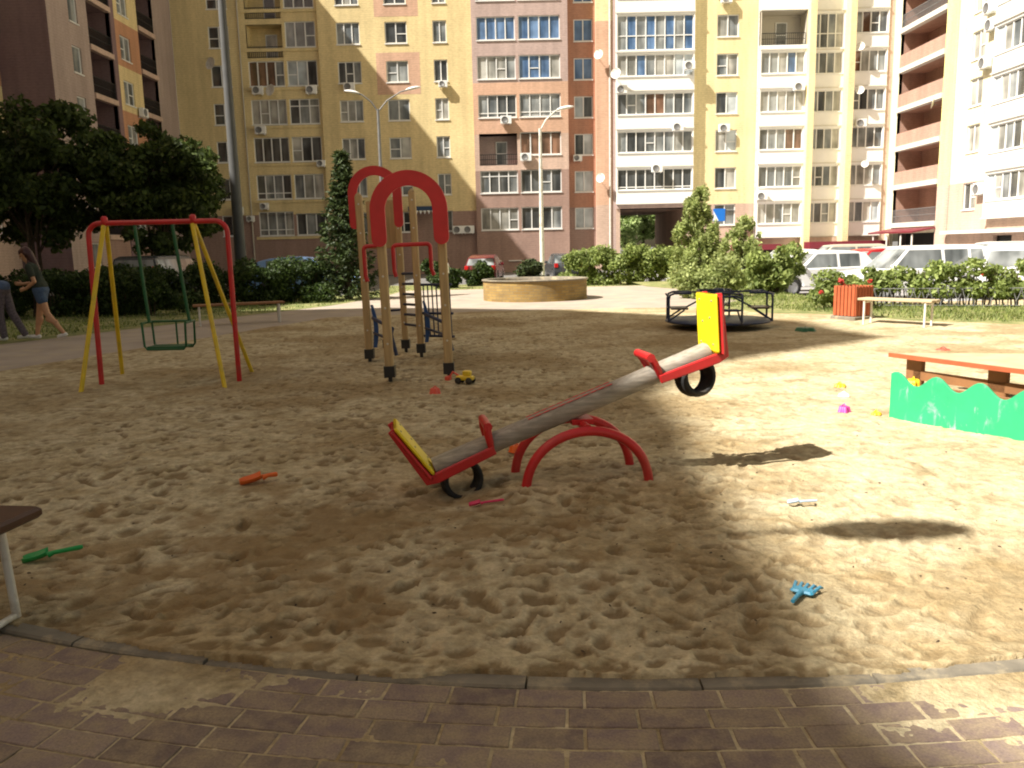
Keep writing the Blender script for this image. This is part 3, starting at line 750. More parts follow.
# --- B3: white balconies and cream brick
B3 = thing('apartment_building', 'sunlit cream apartment block with white balcony bands above an arched drive-through', 'apartment building', (18, YB, gz))
mb = MB(); mb.box(13.9, 28.2, YB + 2.4, YB + 14, gz, ROOF); mb.box(7.85, 13.9, YB + 2.4, YB + 14, 4.75, ROOF); mb.box(7.4, 8.3, YB + 2.4, YB + 14, gz, 4.75)
mb.build('rear_wall', M['f_pink'], B3, True)
mb = MB(); mb.box(7.85, 28.4, YB + .1, YB + 14.2, ROOF + .002, ROOF + .4); mb.build('roof', M['slab'], B3, True)
d3 = .45
def balcony(u0, u1, ks, n, d, open_ks=(), panel='panel', trs={}, panes={}, z_top=None, styles=None):
    for k in ks:
        s = SILL[k]; zb = s - 1.02; zt = SILL[k + 1] - 1.08
        if k in open_ks:
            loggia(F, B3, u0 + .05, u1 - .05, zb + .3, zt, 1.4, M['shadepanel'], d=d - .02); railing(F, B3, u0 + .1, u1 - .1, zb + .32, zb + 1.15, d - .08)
            wall(F, B3, u0, u1, zb - .02, zb + .3, M[panel], (), d=d, name='balcony_panel', ends=.6)
        else:
            lo = s - .9 if trs.get(k) == 'tall' else s
            wall(F, B3, u0, u1, zb - .02, zt + .04, M[panel], [(u0 + .08, u1 - .08, lo, s + 1.5)], d=d, name='balcony_panel', ends=.6)
            t = trs.get(k); t = .42 if t == 'tall' else t
            window(F, B3, u0 + .08, u1 - .08, lo, s + 1.5, n, t, d, panes.get(k))
        mb = MB(); F.box(mb, u0 - .03, u1 + .03, zb - .02, zb + .06, d + .002, d + .07); mb.build('balcony_slab', M['slab'], B3, True)
balcony(8.05, 13.72, range(1, 8), 8, d3, trs={5: 'tall', 1: .14}, panes={5: (0, 3, 0, 3), 4: (2, 2, 3, 0, 2, 2, 4, 4), 3: (1, 0, 0, 5, 5, 0, 1, 0), 2: (0, 1, 1, 0, 0, 0, 2, 0)})
wall(F, B3, 7.85, 8.05, gz, ROOF, M['f_pink'], (), d=.2, ends=.4)
# drive-through
wall(F, B3, 8.05, 13.72, 4.2, 4.58, M['f_pink'], (), d=.3, ends=2.5); 
mb = MB(); mb.box(8.05, 8.35, YB - .2, YB + 14, gz, 4.2); mb.box(13.45, 13.75, YB - .2, YB + 14, gz, 4.2); mb.box(8.35, 13.45, YB + .02, YB + 14, 4.2, 4.45)
mb.build('passage_wall', M['f_rose'], B3, True)
# cream strip
W3 = [(15.42, 17.0, SILL[k], SILL[k] + 1.52, 2, None, (0, 2, (2, 4), (1, 4), 2, (2, 0), (3, 0))[k] if k < 7 else 0) for k in range(7)]
H3 = [w[:4] for w in W3]
wall(F, B3, 13.72, 18.5, gz, 3.9, M['f_rose'], H3); wall(F, B3, 13.72, 18.5, 3.9, 4.4, M['f_rose'], H3); wall(F, B3, 13.72, 18.5, 4.4, TOPZ, M['f_cream'], H3); wall(F, B3, 13.72, 18.5, TOPZ, ROOF, M['f_cream'])
for w in W3: window(F, B3, *w[:4], w[4], None, 0, w[6])
balcony(18.5, 21.85, range(0, 8), 5, .3, open_ks=(5, 7), panes={1: (1, 0, 0, 0, 2), 2: (1, 0, 0, 5, 5), 3: (2, 0, 2, 2, 2), 4: (0, 0, 2, 3, 2), 0: (2, 2, 0, 2, 2)})
mb = MB(); F.box(mb, 21.85, 22.3, gz, ROOF, -.4, .95); F.box(mb, 24.72, 25.15, gz, ROOF, -.4, .95); mb.build('pilaster', M['f_cream'], B3, True)
balcony(22.3, 24.72, range(0, 8), 4, -.1, trs={5: 'tall'}, panel='panel', panes={k: (0, 1, 0, 2) for k in range(8)})
balcony(25.15, 27.75, range(0, 8), 4, .3, panes={5: (0, 5, 1, 0), 4: (5, 2, 0, 0), 3: (0, 1, 0, 0), 2: (0, 0, 0, 0), 1: (0, 2, 2, 0), 0: (0, 0, 2, 4)})
wall(F, B3, 27.75, 28.3, gz, ROOF, M['f_rose'], (), d=.2, ends=.5)
for (a, b) in ((18.5, 21.85), (22.3, 24.72), (25.15, 27.75)): wall(F, B3, a, b, gz, 1.78, M['f_rose'], [(a + .5, b - .5, -.2, 1.1)], d=.0); 
mb = MB(); F.box(mb, 18.5, 28, gz, 1.4, -.4, -.35); mb.build('shop_front', M['dark'], B3, True)
mb = MB(); F.box(mb, 21.9, 27.6, .95, 1.45, .95, 2.2); F.box(mb, 16.6, 20.0, .95, 1.35, .5, 2.0); mb.build('awning', M['awning'], B3, True)
pipe(F, B3, 18.42, gz, ROOF, .1, .05)
for (u, z, d) in ((13.3, 13.9, d3), (8.4, 12.35, d3), (12.5, 9.65, d3), (11.0, 6.75, d3), (16.0, 9.55, 0), (17.8, 2.6, 0), (21.3, 12.3, .3), (18.8, 4.6, .3), (25.9, 9.65, .3), (16.0, 18.5, 0)): ac(F, B3, u, z, d)
dish(F, B3, 7.95, 13.7, .45, .38); dish(F, B3, 25.5, 15.2, .3, .30); dish(F, B3, 25.6, 12.2, .3, .30); dish(F, B3, 26.2, 7.0, .3, .26)

# --- right block: stacked open loggias, faces left
XR = 28.2
RB = thing('apartment_building', 'pale yellow apartment block at the right with stacked open brick loggias', 'apartment building', (XR, 50, gz))
FR = Face((XR, 0, 0), (0, -1, 0), (-1, 0, 0))      # u = -Y
core(RB, XR + 2.2, XR + 14, 26, YB + 2.3, ROOF)
LR = []
for k in range(7):
    z0 = 2.35 + 2.7 * k; LR.append((-61.7, -55.35, z0 + .28, z0 + 2.70))
wall(FR, RB, -63, -55.35, gz, TOPZ, M['f_palecream'], LR + [(-61.9, -55.3, gz, 1.9)]); wall(FR, RB, -63, -55.35, TOPZ, ROOF, M['f_palecream'])
for k, (a, b, c, e) in enumerate(LR):
    loggia(FR, RB, a, b, c, e, 1.9, M['f_terracotta'])
    mb = MB(); FR.box(mb, a - .02, b + .02, c - .30, c + .02, -.3, .16); mb.build('balcony_slab', M['slab'], RB, True)
    if k < 5 and k > 0:
        mb = MB(); FR.box(mb, a + .02, b - .02, c + .02, c + .95, -.12, .04); mb.build('parapet', M['f_terracotta'], RB, True)
    else: railing(FR, RB, a + .05, b - .05, c + .02, c + .95, 0.0, 'metal', .12)
wall(FR, RB, -55.35, -53.9, gz, 4.85, M['f_rose'], (), d=.05, ends=.3); wall(FR, RB, -55.35, -53.9, 4.85, ROOF, M['f_lemon'], (), d=.05, ends=.3)
WR = [(-52.25, -50.85, z, z + 1.6, 2, None, 2) for z in [3.2] + [6.62 + 2.7 * k for k in range(6)]]
HR = [w[:4] for w in WR]
wall(FR, RB, -53.9, -49.35, gz, 4.85, M['f_rose'], HR); wall(FR, RB, -53.9, -49.35, 4.85, TOPZ, M['f_palecream'], HR); wall(FR, RB, -53.9, -49.35, TOPZ, ROOF, M['f_palecream'])
for w in WR: window(FR, RB, *w[:4], w[4], None, 0, w[6])
wall(FR, RB, -49.35, -44.6, gz, 2.6, M['f_rose'], ((-48.6, -46.8, gz, 1.6),), d=.05); wall(FR, RB, -44.6, -26, gz, ROOF, M['f_palecream'])
for k in range(7):
    z = 3.6 + 2.7 * k; wall(FR, RB, -49.35, -44.6, z - 1.0, z + 1.7, M['panel'], [(-49.2, -44.75, z, z + 1.5)], d=.35, name='balcony_panel', ends=.9)
    window(FR, RB, -49.2, -44.75, z, z + 1.5, 6, None, .35, (4, 2, 0, 1, 2, 2))
    mb = MB(); FR.box(mb, -49.4, -44.5, z - 1.05, z - .97, .352, .44); mb.build('balcony_slab', M['slab'], RB, True)
wall(FR, RB, -49.35, -44.6, 3.6 + 2.7 * 6 + 1.7, ROOF, M['panel'], (), d=.35)
mb = MB(); FR.box(mb, -53.8, -44.6, 1.75, 1.95, .1, .5); mb.build('ledge', M['slab'], RB, True)
mb = MB(); FR.box(mb, -48.5, -46.9, gz, 1.55, -.3, -.25); FR.box(mb, -61.8, -55.4, gz, 1.9, -1.2, -1.15); mb.build('entrance_recess', M['dark'], RB, True)
mb = MB(); mb.add([FR.p(-62.0, 2.25, .1), FR.p(-55.2, 2.25, .1), FR.p(-55.2, 2.0, 1.6), FR.p(-62.0, 2.0, 1.6), FR.p(-62.0, 2.15, .1), FR.p(-55.2, 2.15, .1), FR.p(-55.2, 1.9, 1.6), FR.p(-62.0, 1.9, 1.6)],
       [(0, 1, 2, 3), (4, 5, 6, 7), (0, 1, 5, 4), (1, 2, 6, 5), (2, 3, 7, 6), (3, 0, 4, 7)]); mb.build('entrance_canopy', M['awning'], RB, True)
mb = MB()
for u in (-61.5, -59.3, -57.2, -55.6): mb.tube([FR.p(u, gz, 1.4), FR.p(u, 1.8, 1.4)], .06, 8)
mb.build('canopy_post', M['slab'], RB, True)
for (u, z) in ((-50.2, 14.2), (-50.3, 11.2), (-50.0, 4.0), (-49.9, 13.2)): ac(FR, RB, u, z, .02, 1.2)
dish(FR, RB, -55.9, 10.2, .1, .36, .3)

# --- left block: mauve brick with loggias, faces right, all in shade
XA = -24.0
LB = thing('apartment_building', 'dark mauve brick apartment block at the left with orange strips and loggias', 'apartment building', (XA, 50, gz))
FA = Face((XA, 0, 0), (0, 1, 0), (1, 0, 0))        # u = Y
core(LB, XA - 14, XA - 2.9, 44.0, YB - .02, ROOF + .5)
zA = [2.72 * k - .16 for k in range(1, 9)]          # slab levels
HA = [(48.3, 49.3, 1.0 + 2.72 * k - .13, 2.45 + 2.72 * k - .13) for k in range(8)]
HA2 = [(54.4, 55.85, .3 + 2.72 * k - .13, 1.75 + 2.72 * k - .13) for k in range(1, 8)]
wall(FA, LB, 46.0, 50.4, gz, ROOF, M['f_leftpink'], HA)
mb = MB(); mb.add([(XA - 2.8, 46.0, gz), (XA, 46.0, gz), (XA, 46.0, ROOF), (XA - 2.8, 46.0, ROOF)], [(0, 1, 2, 3)]); mb.build('wall', M['f_darkmauve'], LB, True)
for h in HA: window(FA, LB, *h, 1, None, 0, 0)
for (a, b) in ((50.4, 53.2), (57.2, 59.75)):
    hs = [(a, b, z + .25, z + 2.70) for z in zA]
    wall(FA, LB, a, b, gz, 2.6, M['f_mauve']); wall(FA, LB, a, b, 2.6, TOPZ, M['f_mauve'], hs); wall(FA, LB, a, b, TOPZ, ROOF, M['f_mauve'])
    for h in hs:
        loggia(FA, LB, *h, 1.3, M['f_darkmauve']); railing(FA, LB, a + .03, b - .03, h[2] + .05, h[2] + 1.0, -.02, 'black', .1)
        mb = MB(); FA.box(mb, a - .02, b + .02, h[2] - .28, h[2] + .02, -.2, .12); mb.build('balcony_slab', M['f_rose'], LB, True)
wall(FA, LB, 53.2, 53.75, gz, ROOF, M['f_darkmauve'], (), d=.06, ends=.3)
lev = [gz, 4.2] + [.3 + 2.72 * k - .6 for k in range(2, 8)] + [TOPZ]
for i in range(len(lev) - 1): wall(FA, LB, 53.75, 57.2, lev[i], lev[i + 1], M['f_mauve' if i == 0 else ('f_yellow' if i % 2 == 0 else 'f_dorange')], HA2)
for h in HA2: window(FA, LB, *h, 2, None, 0, 0)
wall(FA, LB, 53.75, 57.2, TOPZ, ROOF, M['f_yellow']); wall(FA, LB, 59.75, YB - .02, gz, ROOF, M['f_leftpink'])
ac(FA, LB, 56.4, 10.5, 0)
FA2 = Face((XA - 2.8, 0, 0), (0, 1, 0), (1, 0, 0))
HA3 = [(43.2, 44.7, .3 + 2.72 * k - .3, 1.85 + 2.72 * k - .3) for k in range(1, 8)]
for i in range(len(lev) - 1): wall(FA2, LB, 30.0, 46.0, lev[i] , lev[i + 1], M['f_rose' if i == 0 else ('f_yellow' if i % 2 else 'f_dorange')], HA3)
wall(FA2, LB, 30.0, 46.0, TOPZ, ROOF - 8, M['f_dorange'])
for h in HA3: window(FA2, LB, *h, 2, None, 0, 2)
mb = MB(); mb.box(XA - 14, XA - 2.96, 13.0, 44.0, gz, 26.0); mb.build('lower_wing', M['f_rose'], LB, True)  # unseen wing, its height set to keep the left lawn in shade

# --- unseen tall block left of the yard, its roofline traced back from the sand's shadow edge
SB = thing('apartment_building', 'tall brick apartment block beyond the left edge, shading the sand', 'apartment building', (XA, -15, gz))
def roof_over(x, y):
    t = (x - XA) / SUN.x; return (y - SUN.y * t, -SUN.z * t)
prof = [roof_over(*q) for q in ((1.37, 2.07), (1.33, 2.15), (1.26, 2.31), (1.19, 2.51), (1.2, 2.78), (1.28, 3.29), (1.27, 4.02), (1.31, 5.12), (1.5, 6.77), (1.49, 8.21), (2.12, 9.68), (2.67, 10.46), (5.84, 12.65), (5.6, 15.9), (1.2, 19.9), (-3.2, 22.0))]
prof = [(-60, gz), (-60, prof[0][1])] + prof + [(prof[-1][0], gz)]
mx = Matrix(((0, 0, 1, 0), (1, 0, 0, 0), (0, 1, 0, 0), (0, 0, 0, 1)))
mb = MB(); mb.prism(prof, XA - 14, XA, mx); mb.build('wall', M['f_pink'], SB, True)
FS = Face((XA + .02, 0, 0), (0, 1, 0), (1, 0, 0))
for yy in (-14, -9, -4, 6):
    for k in range(9): window(FS, SB, yy, yy + 1.6, SILL[k], SILL[k] + 1.5, 2, None, .12, 0)

# ------------------------------------------------------------------ vegetation
def leaves(clumps, n, size, seed, flat=0.0, shell=0.55, aspect=0.55, droop=0.0):
    """leaf quads spread through a set of ellipsoid clumps [(cx,cy,cz,rx,ry,rz)]; weight by volume^0.7"""
    r = np.random.default_rng(seed); C = np.array(clumps, float)
    w = (C[:, 3] * C[:, 4] * C[:, 5]) ** 0.7; w /= w.sum()
    k = r.choice(len(C), n, p=w); d = r.normal(size=(n, 3)); d /= np.linalg.norm(d, axis=1)[:, None]
    rad = (shell + (1 - shell) * r.random(n)) * (0.92 + 0.22 * r.random(n) ** 3)
    P = C[k, :3] + d * C[k, 3:] * rad[:, None]
    nrm = d * 0.6 + r.normal(size=(n, 3)) * 0.8 + np.array([0, 0, flat]); nrm /= np.linalg.norm(nrm, axis=1)[:, None]
    t = np.cross(nrm, r.normal(size=(n, 3))); t[:, 2] -= droop; t /= np.linalg.norm(t, axis=1)[:, None]
    b = np.cross(nrm, t); s = size * r.uniform(.55, 1.3, n)[:, None]
    v = np.stack([P - t * s, P + b * s * aspect, P + t * s, P - b * s * aspect], 1).reshape(-1, 3)
    return v
def clump_cloud(n, c, rad, cr, seed, zmin=None):
    r = np.random.default_rng(seed); out = []
    while len(out) < n:
        d = r.normal(size=3); d /= np.linalg.norm(d); q = r.random() ** (1 / 2.2)
        p = np.array(c) + d * np.array(rad) * q
        if zmin is not None and p[2] < zmin: continue
        s = cr * r.uniform(.6, 1.35); out.append((*p, s, s, s * r.uniform(.6, .9)))
    return out
def tree(name, label, loc, H, trunk_h, crown, nclump, cr, nleaf, ls, mat, seed, group=None, stems=1, cat='tree', lean=0.0):
    t = thing(name, label, cat, loc, 0, group)
    rr = random.Random(seed); mb = MB()
    cl = clump_cloud(nclump, (lean, 0, (trunk_h + H) / 2 + .1), crown, cr, seed, zmin=trunk_h * .75)
    for s in range(stems):
        bx, by = (0, 0) if stems == 1 else (rr.uniform(-.35, .35), rr.uniform(-.35, .35))
        top = (lean * .8 + bx * 2.0, by * 2, H * .8); r0 = .035 * H / 2.2 / math.sqrt(stems)
        pts = [(bx + (top[0] - bx) * q + rr.uniform(-.05, .05), by + (top[1] - by) * q + rr.uniform(-.05, .05), top[2] * q) for q in (0, .2, .4, .6, .8, 1)]
        mb.tube(pts, [r0 * 1.25, r0, r0 * .8, r0 * .6, r0 * .4, r0 * .15], 8)
        for c in rr.sample(cl, min(len(cl), 12 // stems + 3)):
            q = rr.uniform(.3, .75); st = Vector(pts[0]).lerp(Vector(pts[-1]), q); en = Vector(c[:3]); md = st.lerp(en, .5) + Vector((0, 0, .12 * H / 4))
            mb.tube([st, md, en], [r0 * .42, r0 * .28, r0 * .08], 6)
    mb.build('trunk', M['bark'], t)
    rawfaces('crown', leaves(cl, nleaf, ls, seed + 1, .3), 4, M[mat], t)
    return t
def shrub(name, label, loc, rad, nclump, cr, nleaf, ls, mat, seed, group=None, cat='shrub', flowers=0):
    t = thing(name, label, cat, loc, 0, group); rr = random.Random(seed)
    cl = clump_cloud(nclump, (0, 0, rad[2]), rad, cr, seed, zmin=.15)
    mb = MB()
    for c in rr.sample(cl, min(len(cl), 14)):
        mb.tube([(c[0] * .15, c[1] * .15, 0), (c[0] * .6, c[1] * .6, c[2] * .6), c[:3]], [.025, .016, .006], 5)
    mb.build('stem', M['bark'], t)
    rawfaces('foliage', leaves(cl, nleaf, ls, seed + 2, .25), 4, M[mat], t)
    if flowers:
        r = np.random.default_rng(seed); P = []
        for k in range(flowers):
            c = cl[rr.randrange(len(cl))]; d = r.normal(size=3); d[1] = -abs(d[1]) - .3; d[2] = abs(d[2]); d /= np.linalg.norm(d)
            P.append((*(np.array(c[:3]) + d * np.array(c[3:]) * 1.05), .055, .055, .045))
        rawfaces('blossom', leaves(P, flowers * 26, .035, seed, .2), 4, M['petal'], t)
    return t
def hedge(name, label, pts, h, wdt, nper, cr, nleaf, ls, mat, seed, gap=0.0, group=None):
    """a row of clipped bushes along a polyline"""
    r = random.Random(seed); x0, y0, z0 = pts[0]; t = thing(name, label, 'hedge', pts[0], 0, group)
    cl = []; mb = MB()
    hs = h if isinstance(h, list) else [h] * len(pts)
    for (a, b, ha, hb) in zip(pts[:-1], pts[1:], hs[:-1], hs[1:]):
        a = Vector(a); b = Vector(b); L = (b - a).length; n = max(2, int(L * nper))
        for k in range(n):
            q = (k + r.random()) / n; p = a.lerp(b, q) - Vector(pts[0]); h = ha + (hb - ha) * q; s = cr * r.uniform(.7, 1.3)
            z = gap + (h - gap) * r.random() ** .8
            cl.append((p.x + r.uniform(-wdt, wdt), p.y + r.uniform(-wdt, wdt), max(s * .6 + gap * .6, z - s * .5), s, s, s * .8))
            if r.random() < .35 or gap > .1: mb.tube([(p.x, p.y, -.05), (p.x + r.uniform(-.1, .1), p.y, h * .4), (p.x + r.uniform(-.2, .2), p.y, h * .8)], [.02, .014, .006], 5)
    mb.build('stem', M['bark'], t)
    rawfaces('foliage', leaves(cl, nleaf, ls, seed + 3, .2), 4, M[mat], t); return t
def conifer(name, label, loc, H, Rr, nleaf, ls, mat, seed, z0=.25, dens=1.0):
    t = thing(name, label, 'tree', loc); r = np.random.default_rng(seed); mb = MB()
    mb.tube([(0, 0, 0), (0, 0, H * .5), (0, 0, H * .97)], [.028 * H, .016 * H, .004], 8); V = []
    nb = int(26 * dens * H); per = nleaf // nb
    br = MB()
    for k in range(nb):
        q = (k + r.random()) / nb; z = z0 + (H - z0) * q * .98; L = Rr * (1 - q) ** .8 * r.uniform(.7, 1.12) + .06; an = k * 2.4 + r.uniform(-.3, .3)
        e = np.array([math.cos(an), math.sin(an), 0]); s = np.linspace(.08, 1, per) ** .8
        P = e[None] * (L * s)[:, None]; P[:, 2] = z - .22 * L * s + .26 * L * s ** 2.5
        P += r.normal(size=P.shape) * (.05 + .10 * L * np.sin(s * PI))[:, None] * np.array([1, 1, .5])
        d = e[None] * 1.0 + r.normal(size=P.shape) * .75; d[:, 2] -= .15; d /= np.linalg.norm(d, axis=1)[:, None]
        b = np.cross(d, r.normal(size=P.shape)); b /= np.linalg.norm(b, axis=1)[:, None]; sz = ls * r.uniform(.6, 1.3, per)[:, None]
        V.append(np.stack([P - d * sz * .4, P + b * sz * .28, P + d * sz, P - b * sz * .28], 1).reshape(-1, 3))
        br.tube([(0, 0, z), tuple(e * L * .5 + [0, 0, z - .09 * L]), tuple(e * L * .9 + [0, 0, z])], [.012, .008, .003], 4)
    mb.v += []; off = len(mb.v); mb.v += br.v; mb.f += [tuple(i + off for i in f) for f in br.f]; mb.sm += br.sm
    mb.build('trunk', M['bark'], t); rawfaces('crown', np.concatenate(V), 4, M[mat], t); return t

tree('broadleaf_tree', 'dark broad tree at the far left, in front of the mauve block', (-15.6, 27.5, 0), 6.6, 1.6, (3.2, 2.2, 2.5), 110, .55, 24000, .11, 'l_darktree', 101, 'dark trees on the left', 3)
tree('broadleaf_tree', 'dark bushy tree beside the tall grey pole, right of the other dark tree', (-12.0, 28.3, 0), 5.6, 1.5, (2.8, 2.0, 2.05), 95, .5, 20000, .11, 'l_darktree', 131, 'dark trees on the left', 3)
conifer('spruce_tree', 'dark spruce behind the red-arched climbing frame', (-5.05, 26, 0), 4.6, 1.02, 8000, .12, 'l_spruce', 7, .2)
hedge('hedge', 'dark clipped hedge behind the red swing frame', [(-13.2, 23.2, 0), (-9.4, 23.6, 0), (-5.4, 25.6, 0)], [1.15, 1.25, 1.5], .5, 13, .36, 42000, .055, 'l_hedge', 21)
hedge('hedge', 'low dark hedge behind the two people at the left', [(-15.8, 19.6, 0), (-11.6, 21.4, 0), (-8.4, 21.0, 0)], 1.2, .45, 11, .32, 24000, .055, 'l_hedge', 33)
hedge('hedge', 'sunny clipped hedge in front of the drive-through', [(2.5, 38.2, gz), (5.4, 37.2, gz), (9.2, 36.4, gz)], 1.75, .5, 12, .40, 22000, .085, 'l_bright', 45)
hedge('hedge', 'leggy sunlit hedge along the car park behind the white-legged bench', [(8.0, 18.9, 0), (9.6, 18.2, 0), (12.6, 17.3, 0)], 1.02, .22, 11, .25, 9500, .06, 'l_bright', 57, gap=.34)
def loose_conifer(name, label, loc, H, Rr, nleaf, ls, mat, seed):
    """young feathery conifer: upswept sprays round several leaders, ragged outline"""
    t = thing(name, label, 'tree', loc); r = np.random.default_rng(seed); mb = MB(); cl = []
    mb.tube([(0, 0, 0), (.03, 0, H * .5), (.05, 0, H * .95)], [.035, .022, .004], 8)
    for k in range(int(95 * H / 3)):
        q = r.random() ** 1.5; z = .12 * H + q * H * .86; L = Rr * (1 - q) ** .55 * r.uniform(.25, 1.1); an = r.uniform(0, 2 * PI)
        c = (L * math.cos(an) + .04, L * math.sin(an), z); s_ = r.uniform(.12, .30) * (1.1 - .5 * q)
        cl.append((*c, s_, s_, s_ * r.uniform(1.3, 2.0))); mb.tube([(.02, 0, max(.05, z - .5 * L - .1)), (c[0] * .6, c[1] * .6, z - .15), c], [.012, .008, .003], 4)
    cl.append((.05, 0, H * .95, .06, .06, .22))
    mb.build('trunk', M['bark'], t); rawfaces('crown', leaves(cl, nleaf, ls, seed + 1, .1, .3, .4), 4, M[mat], t); return t
loose_conifer('thuja_tree', 'feathery young conifer beside the drive-through hedge, tallest of the green plants', (6.75, 30.0, -.1), 3.6, 1.15, 14000, .085, 'l_thuja', 61)
loose_conifer('thuja_tree', 'smaller ragged conifer right of the tall feathery one', (7.75, 27.5, -.1), 2.35, 1.2, 9000, .08, 'l_thuja', 65)
shrub('lilac_shrub', 'round bright shrub with big leaves beside the white cars', (7.75, 24.2, 0), (.85, .7, .62), 16, .38, 4200, .085, 'l_bright', 71)
shrub('juniper_shrub', 'spreading yellow-green shrub behind the merry-go-round', (5.75, 22.9, 0), (1.15, .7, .42), 18, .36, 6500, .065, 'l_thuja', 75)
shrub('rose_bush', 'rose bush with red flowers behind the slatted bin', (7.4, 18.4, 0), (.75, .5, .42), 16, .28, 4200, .055, 'l_bright', 81, flowers=16)
shrub('dwarf_conifer', 'dark rounded shrub just behind the brick planter', (.78, 28.6, 0), (.42, .4, .52), 14, .26, 5200, .055, 'l_spruce', 85)
for i, (x, y, h) in enumerate(((-3.6, 40, 1.6), (-1.6, 39.5, 1.3), (-2.7, 38, 1.0))):
    shrub('shrub', ('dark green shrub left of the red car', 'leafy shrub just right of the red car', 'low shrub on the lawn in front of the red car')[i], (x, y, gz), (.7, .5, h * .45), 14, .32, 3600, .08, 'l_hedge', 90 + i)
for i, (x, y, h) in enumerate(((14.4, 103, 11), (17.0, 106, 12), (19.6, 104, 11), (12.2, 107, 11))):
    tree('far_tree', 'bright green tree seen through the drive-through', (x, y, gz), h, .8, (2.3, 1.8, h * .46), 34, 1.1, 7000, .24, 'l_far', 140 + i, 'trees beyond the drive-through')

# ------------------------------------------------------------------ see-saw
def seesaw():
    t = thing('seesaw', 'wooden see-saw with yellow backrests and red arched supports, right end up in the sun', 'seesaw', (0.435, 5.24, 0.0), R(9))
    PITCH = R(-20.2)
    tilt = Matrix.Translation((-.045, 0, .468)) @ Matrix.Rotation(PITCH, 4, 'Y')
    def place(mb):
        mb.v = [tuple(tilt @ Vector(v)) for v in mb.v]; return mb
    L = .965
    # beam: flattened round log
    mb = MB(); n = 14; sec = []
    for k in range(n):
        a = 2 * PI * k / n; sec.append((.085 * math.copysign(abs(math.cos(a)) ** .7, math.cos(a)), .060 * math.copysign(abs(math.sin(a)) ** .7, math.sin(a))))
    st = np.linspace(-L, L, 14); vs = [(s, a, b) for s in st for a, b in sec]
    fs = [(i * n + k, i * n + (k + 1) % n, (i + 1) * n + (k + 1) % n, (i + 1) * n + k) for i in range(13) for k in range(n)]
    mb.add(vs, fs, True); mb.add(vs[:n], [tuple(range(n))]); mb.add(vs[-n:], [tuple(range(n))])
    place(mb).build('beam', M['greywood'], t)
    # carved red ornament strips along the beam's middle
    mb = MB()
    for w in (-.035, .035):
        for k in range(11):
            s = -.30 + .055 * k; mb.box(s, s + .034, w - .011, w + .011, .0585, .0615)
        mb.box(-.30, .29, w - .003, w + .003, .0580, .0608)
    place(mb).build('ornament', M['redwood'], t)
    for e in (-1, 1):
        # seat side boards (red), backrest and handle
        mb = MB()
        for w in (-1, 1):
            pr = [(e * .57, -.045), (e * .575, .012), (e * (L + .035), -.005), (e * (L + .135), .36), (e * (L + .175), .348), (e * (L + .085), -.055), (e * (L + .01), -.07)]
            m = Matrix(((1, 0, 0, 0), (0, 0, 1, 0), (0, 1, 0, 0), (0, 0, 0, 1)))
            mb.prism(pr, w * .118 - .014, w * .118 + .014, m)
        bevel(place(mb).build('side_board', M['red'], t), .008)
        mb = MB(); mb.cbox(-.165, .165, 0, .022, 0, .375, .01, Matrix.Translation((e * (L + .005), 0, .005)) @ Matrix.Rotation(e * R(16.5), 4, 'Y') @ Matrix.Rotation(-e * PI / 2, 4, 'Z'))
        o = place(mb).build('backrest', M['yboard'], t)
        mb = MB(); mb.cbox(-.17, .17, 0, .022, 0, .385, .01, Matrix.Translation((e * (L + .029), 0, -.02)) @ Matrix.Rotation(e * R(16.5), 4, 'Y') @ Matrix.Rotation(-e * PI / 2, 4, 'Z'))
        place(mb).build('backrest_support', M['red'], t)
        bt = MB(); bm_ = Matrix.Translation((e * (L + .005), 0, .005)) @ Matrix.Rotation(e * R(16.5), 4, 'Y') @ Matrix.Rotation(-e * PI / 2, 4, 'Z')
        for bx, bz in ((-.10, .05), (.10, .05), (-.06, .19), (.06, .22), (-.10, .33), (.10, .33)): bt.lathe([(0, .004), (.007, .003), (.009, -.002)], 8, bm_ @ Matrix.Translation((bx, 0, bz)) @ Matrix.Rotation(PI / 2, 4, 'X'))
        bt = place(bt).build('bolts', M['metal'], o)
        mb = MB()
        for w in (-1, 1):
            mb.tube([(e * .59, w * .10, -.01), (e * .582, w * .112, .05), (e * .575, w * .116, .10), (e * .56, w * .116, .145)], [.020, .024, .026, .026], 10)
        mb.tube([(e * .56, -.14, .14), (e * .56, .14, .14)], .028, 10)
        place(mb).build('handle', M['red'], t)
        mb = MB(); mx = Matrix.Translation((e * .835, .0, -.122 if e > 0 else -.138)) @ Matrix.Rotation(R(90), 4, 'X') @ Matrix.Rotation(R(18 if e > 0 else 10), 4, 'Y')
        mb.lathe([(.098, -.052), (.118, -.062), (.132, -.05), (.138, -.025), (.136, 0), (.138, .025), (.132, .05), (.118, .062), (.098, .052), (.108, .03), (.11, 0), (.108, -.03), (.098, -.07)], 30, mx)
        place(mb).build('tyre', M['rubber'], t)
    mb = MB()
    for w in (-.205, .205):
        for_pts = [(-.40 * math.cos(a) * (1.0), w, -.04 + .40 * math.sin(a) ** .85) for a in np.linspace(0, PI, 25)]
        mb.tube(for_pts, .031, 12)
    mb.build('support_arch', M['red'], t)
    mb = MB(); mb.tube([(0, -.205, .375), (0, .205, .375)], .028, 10); mb.box(-.07, .07, -.085, .085, .375, .41); mb.build('axle', M['red'], t)
seesaw()

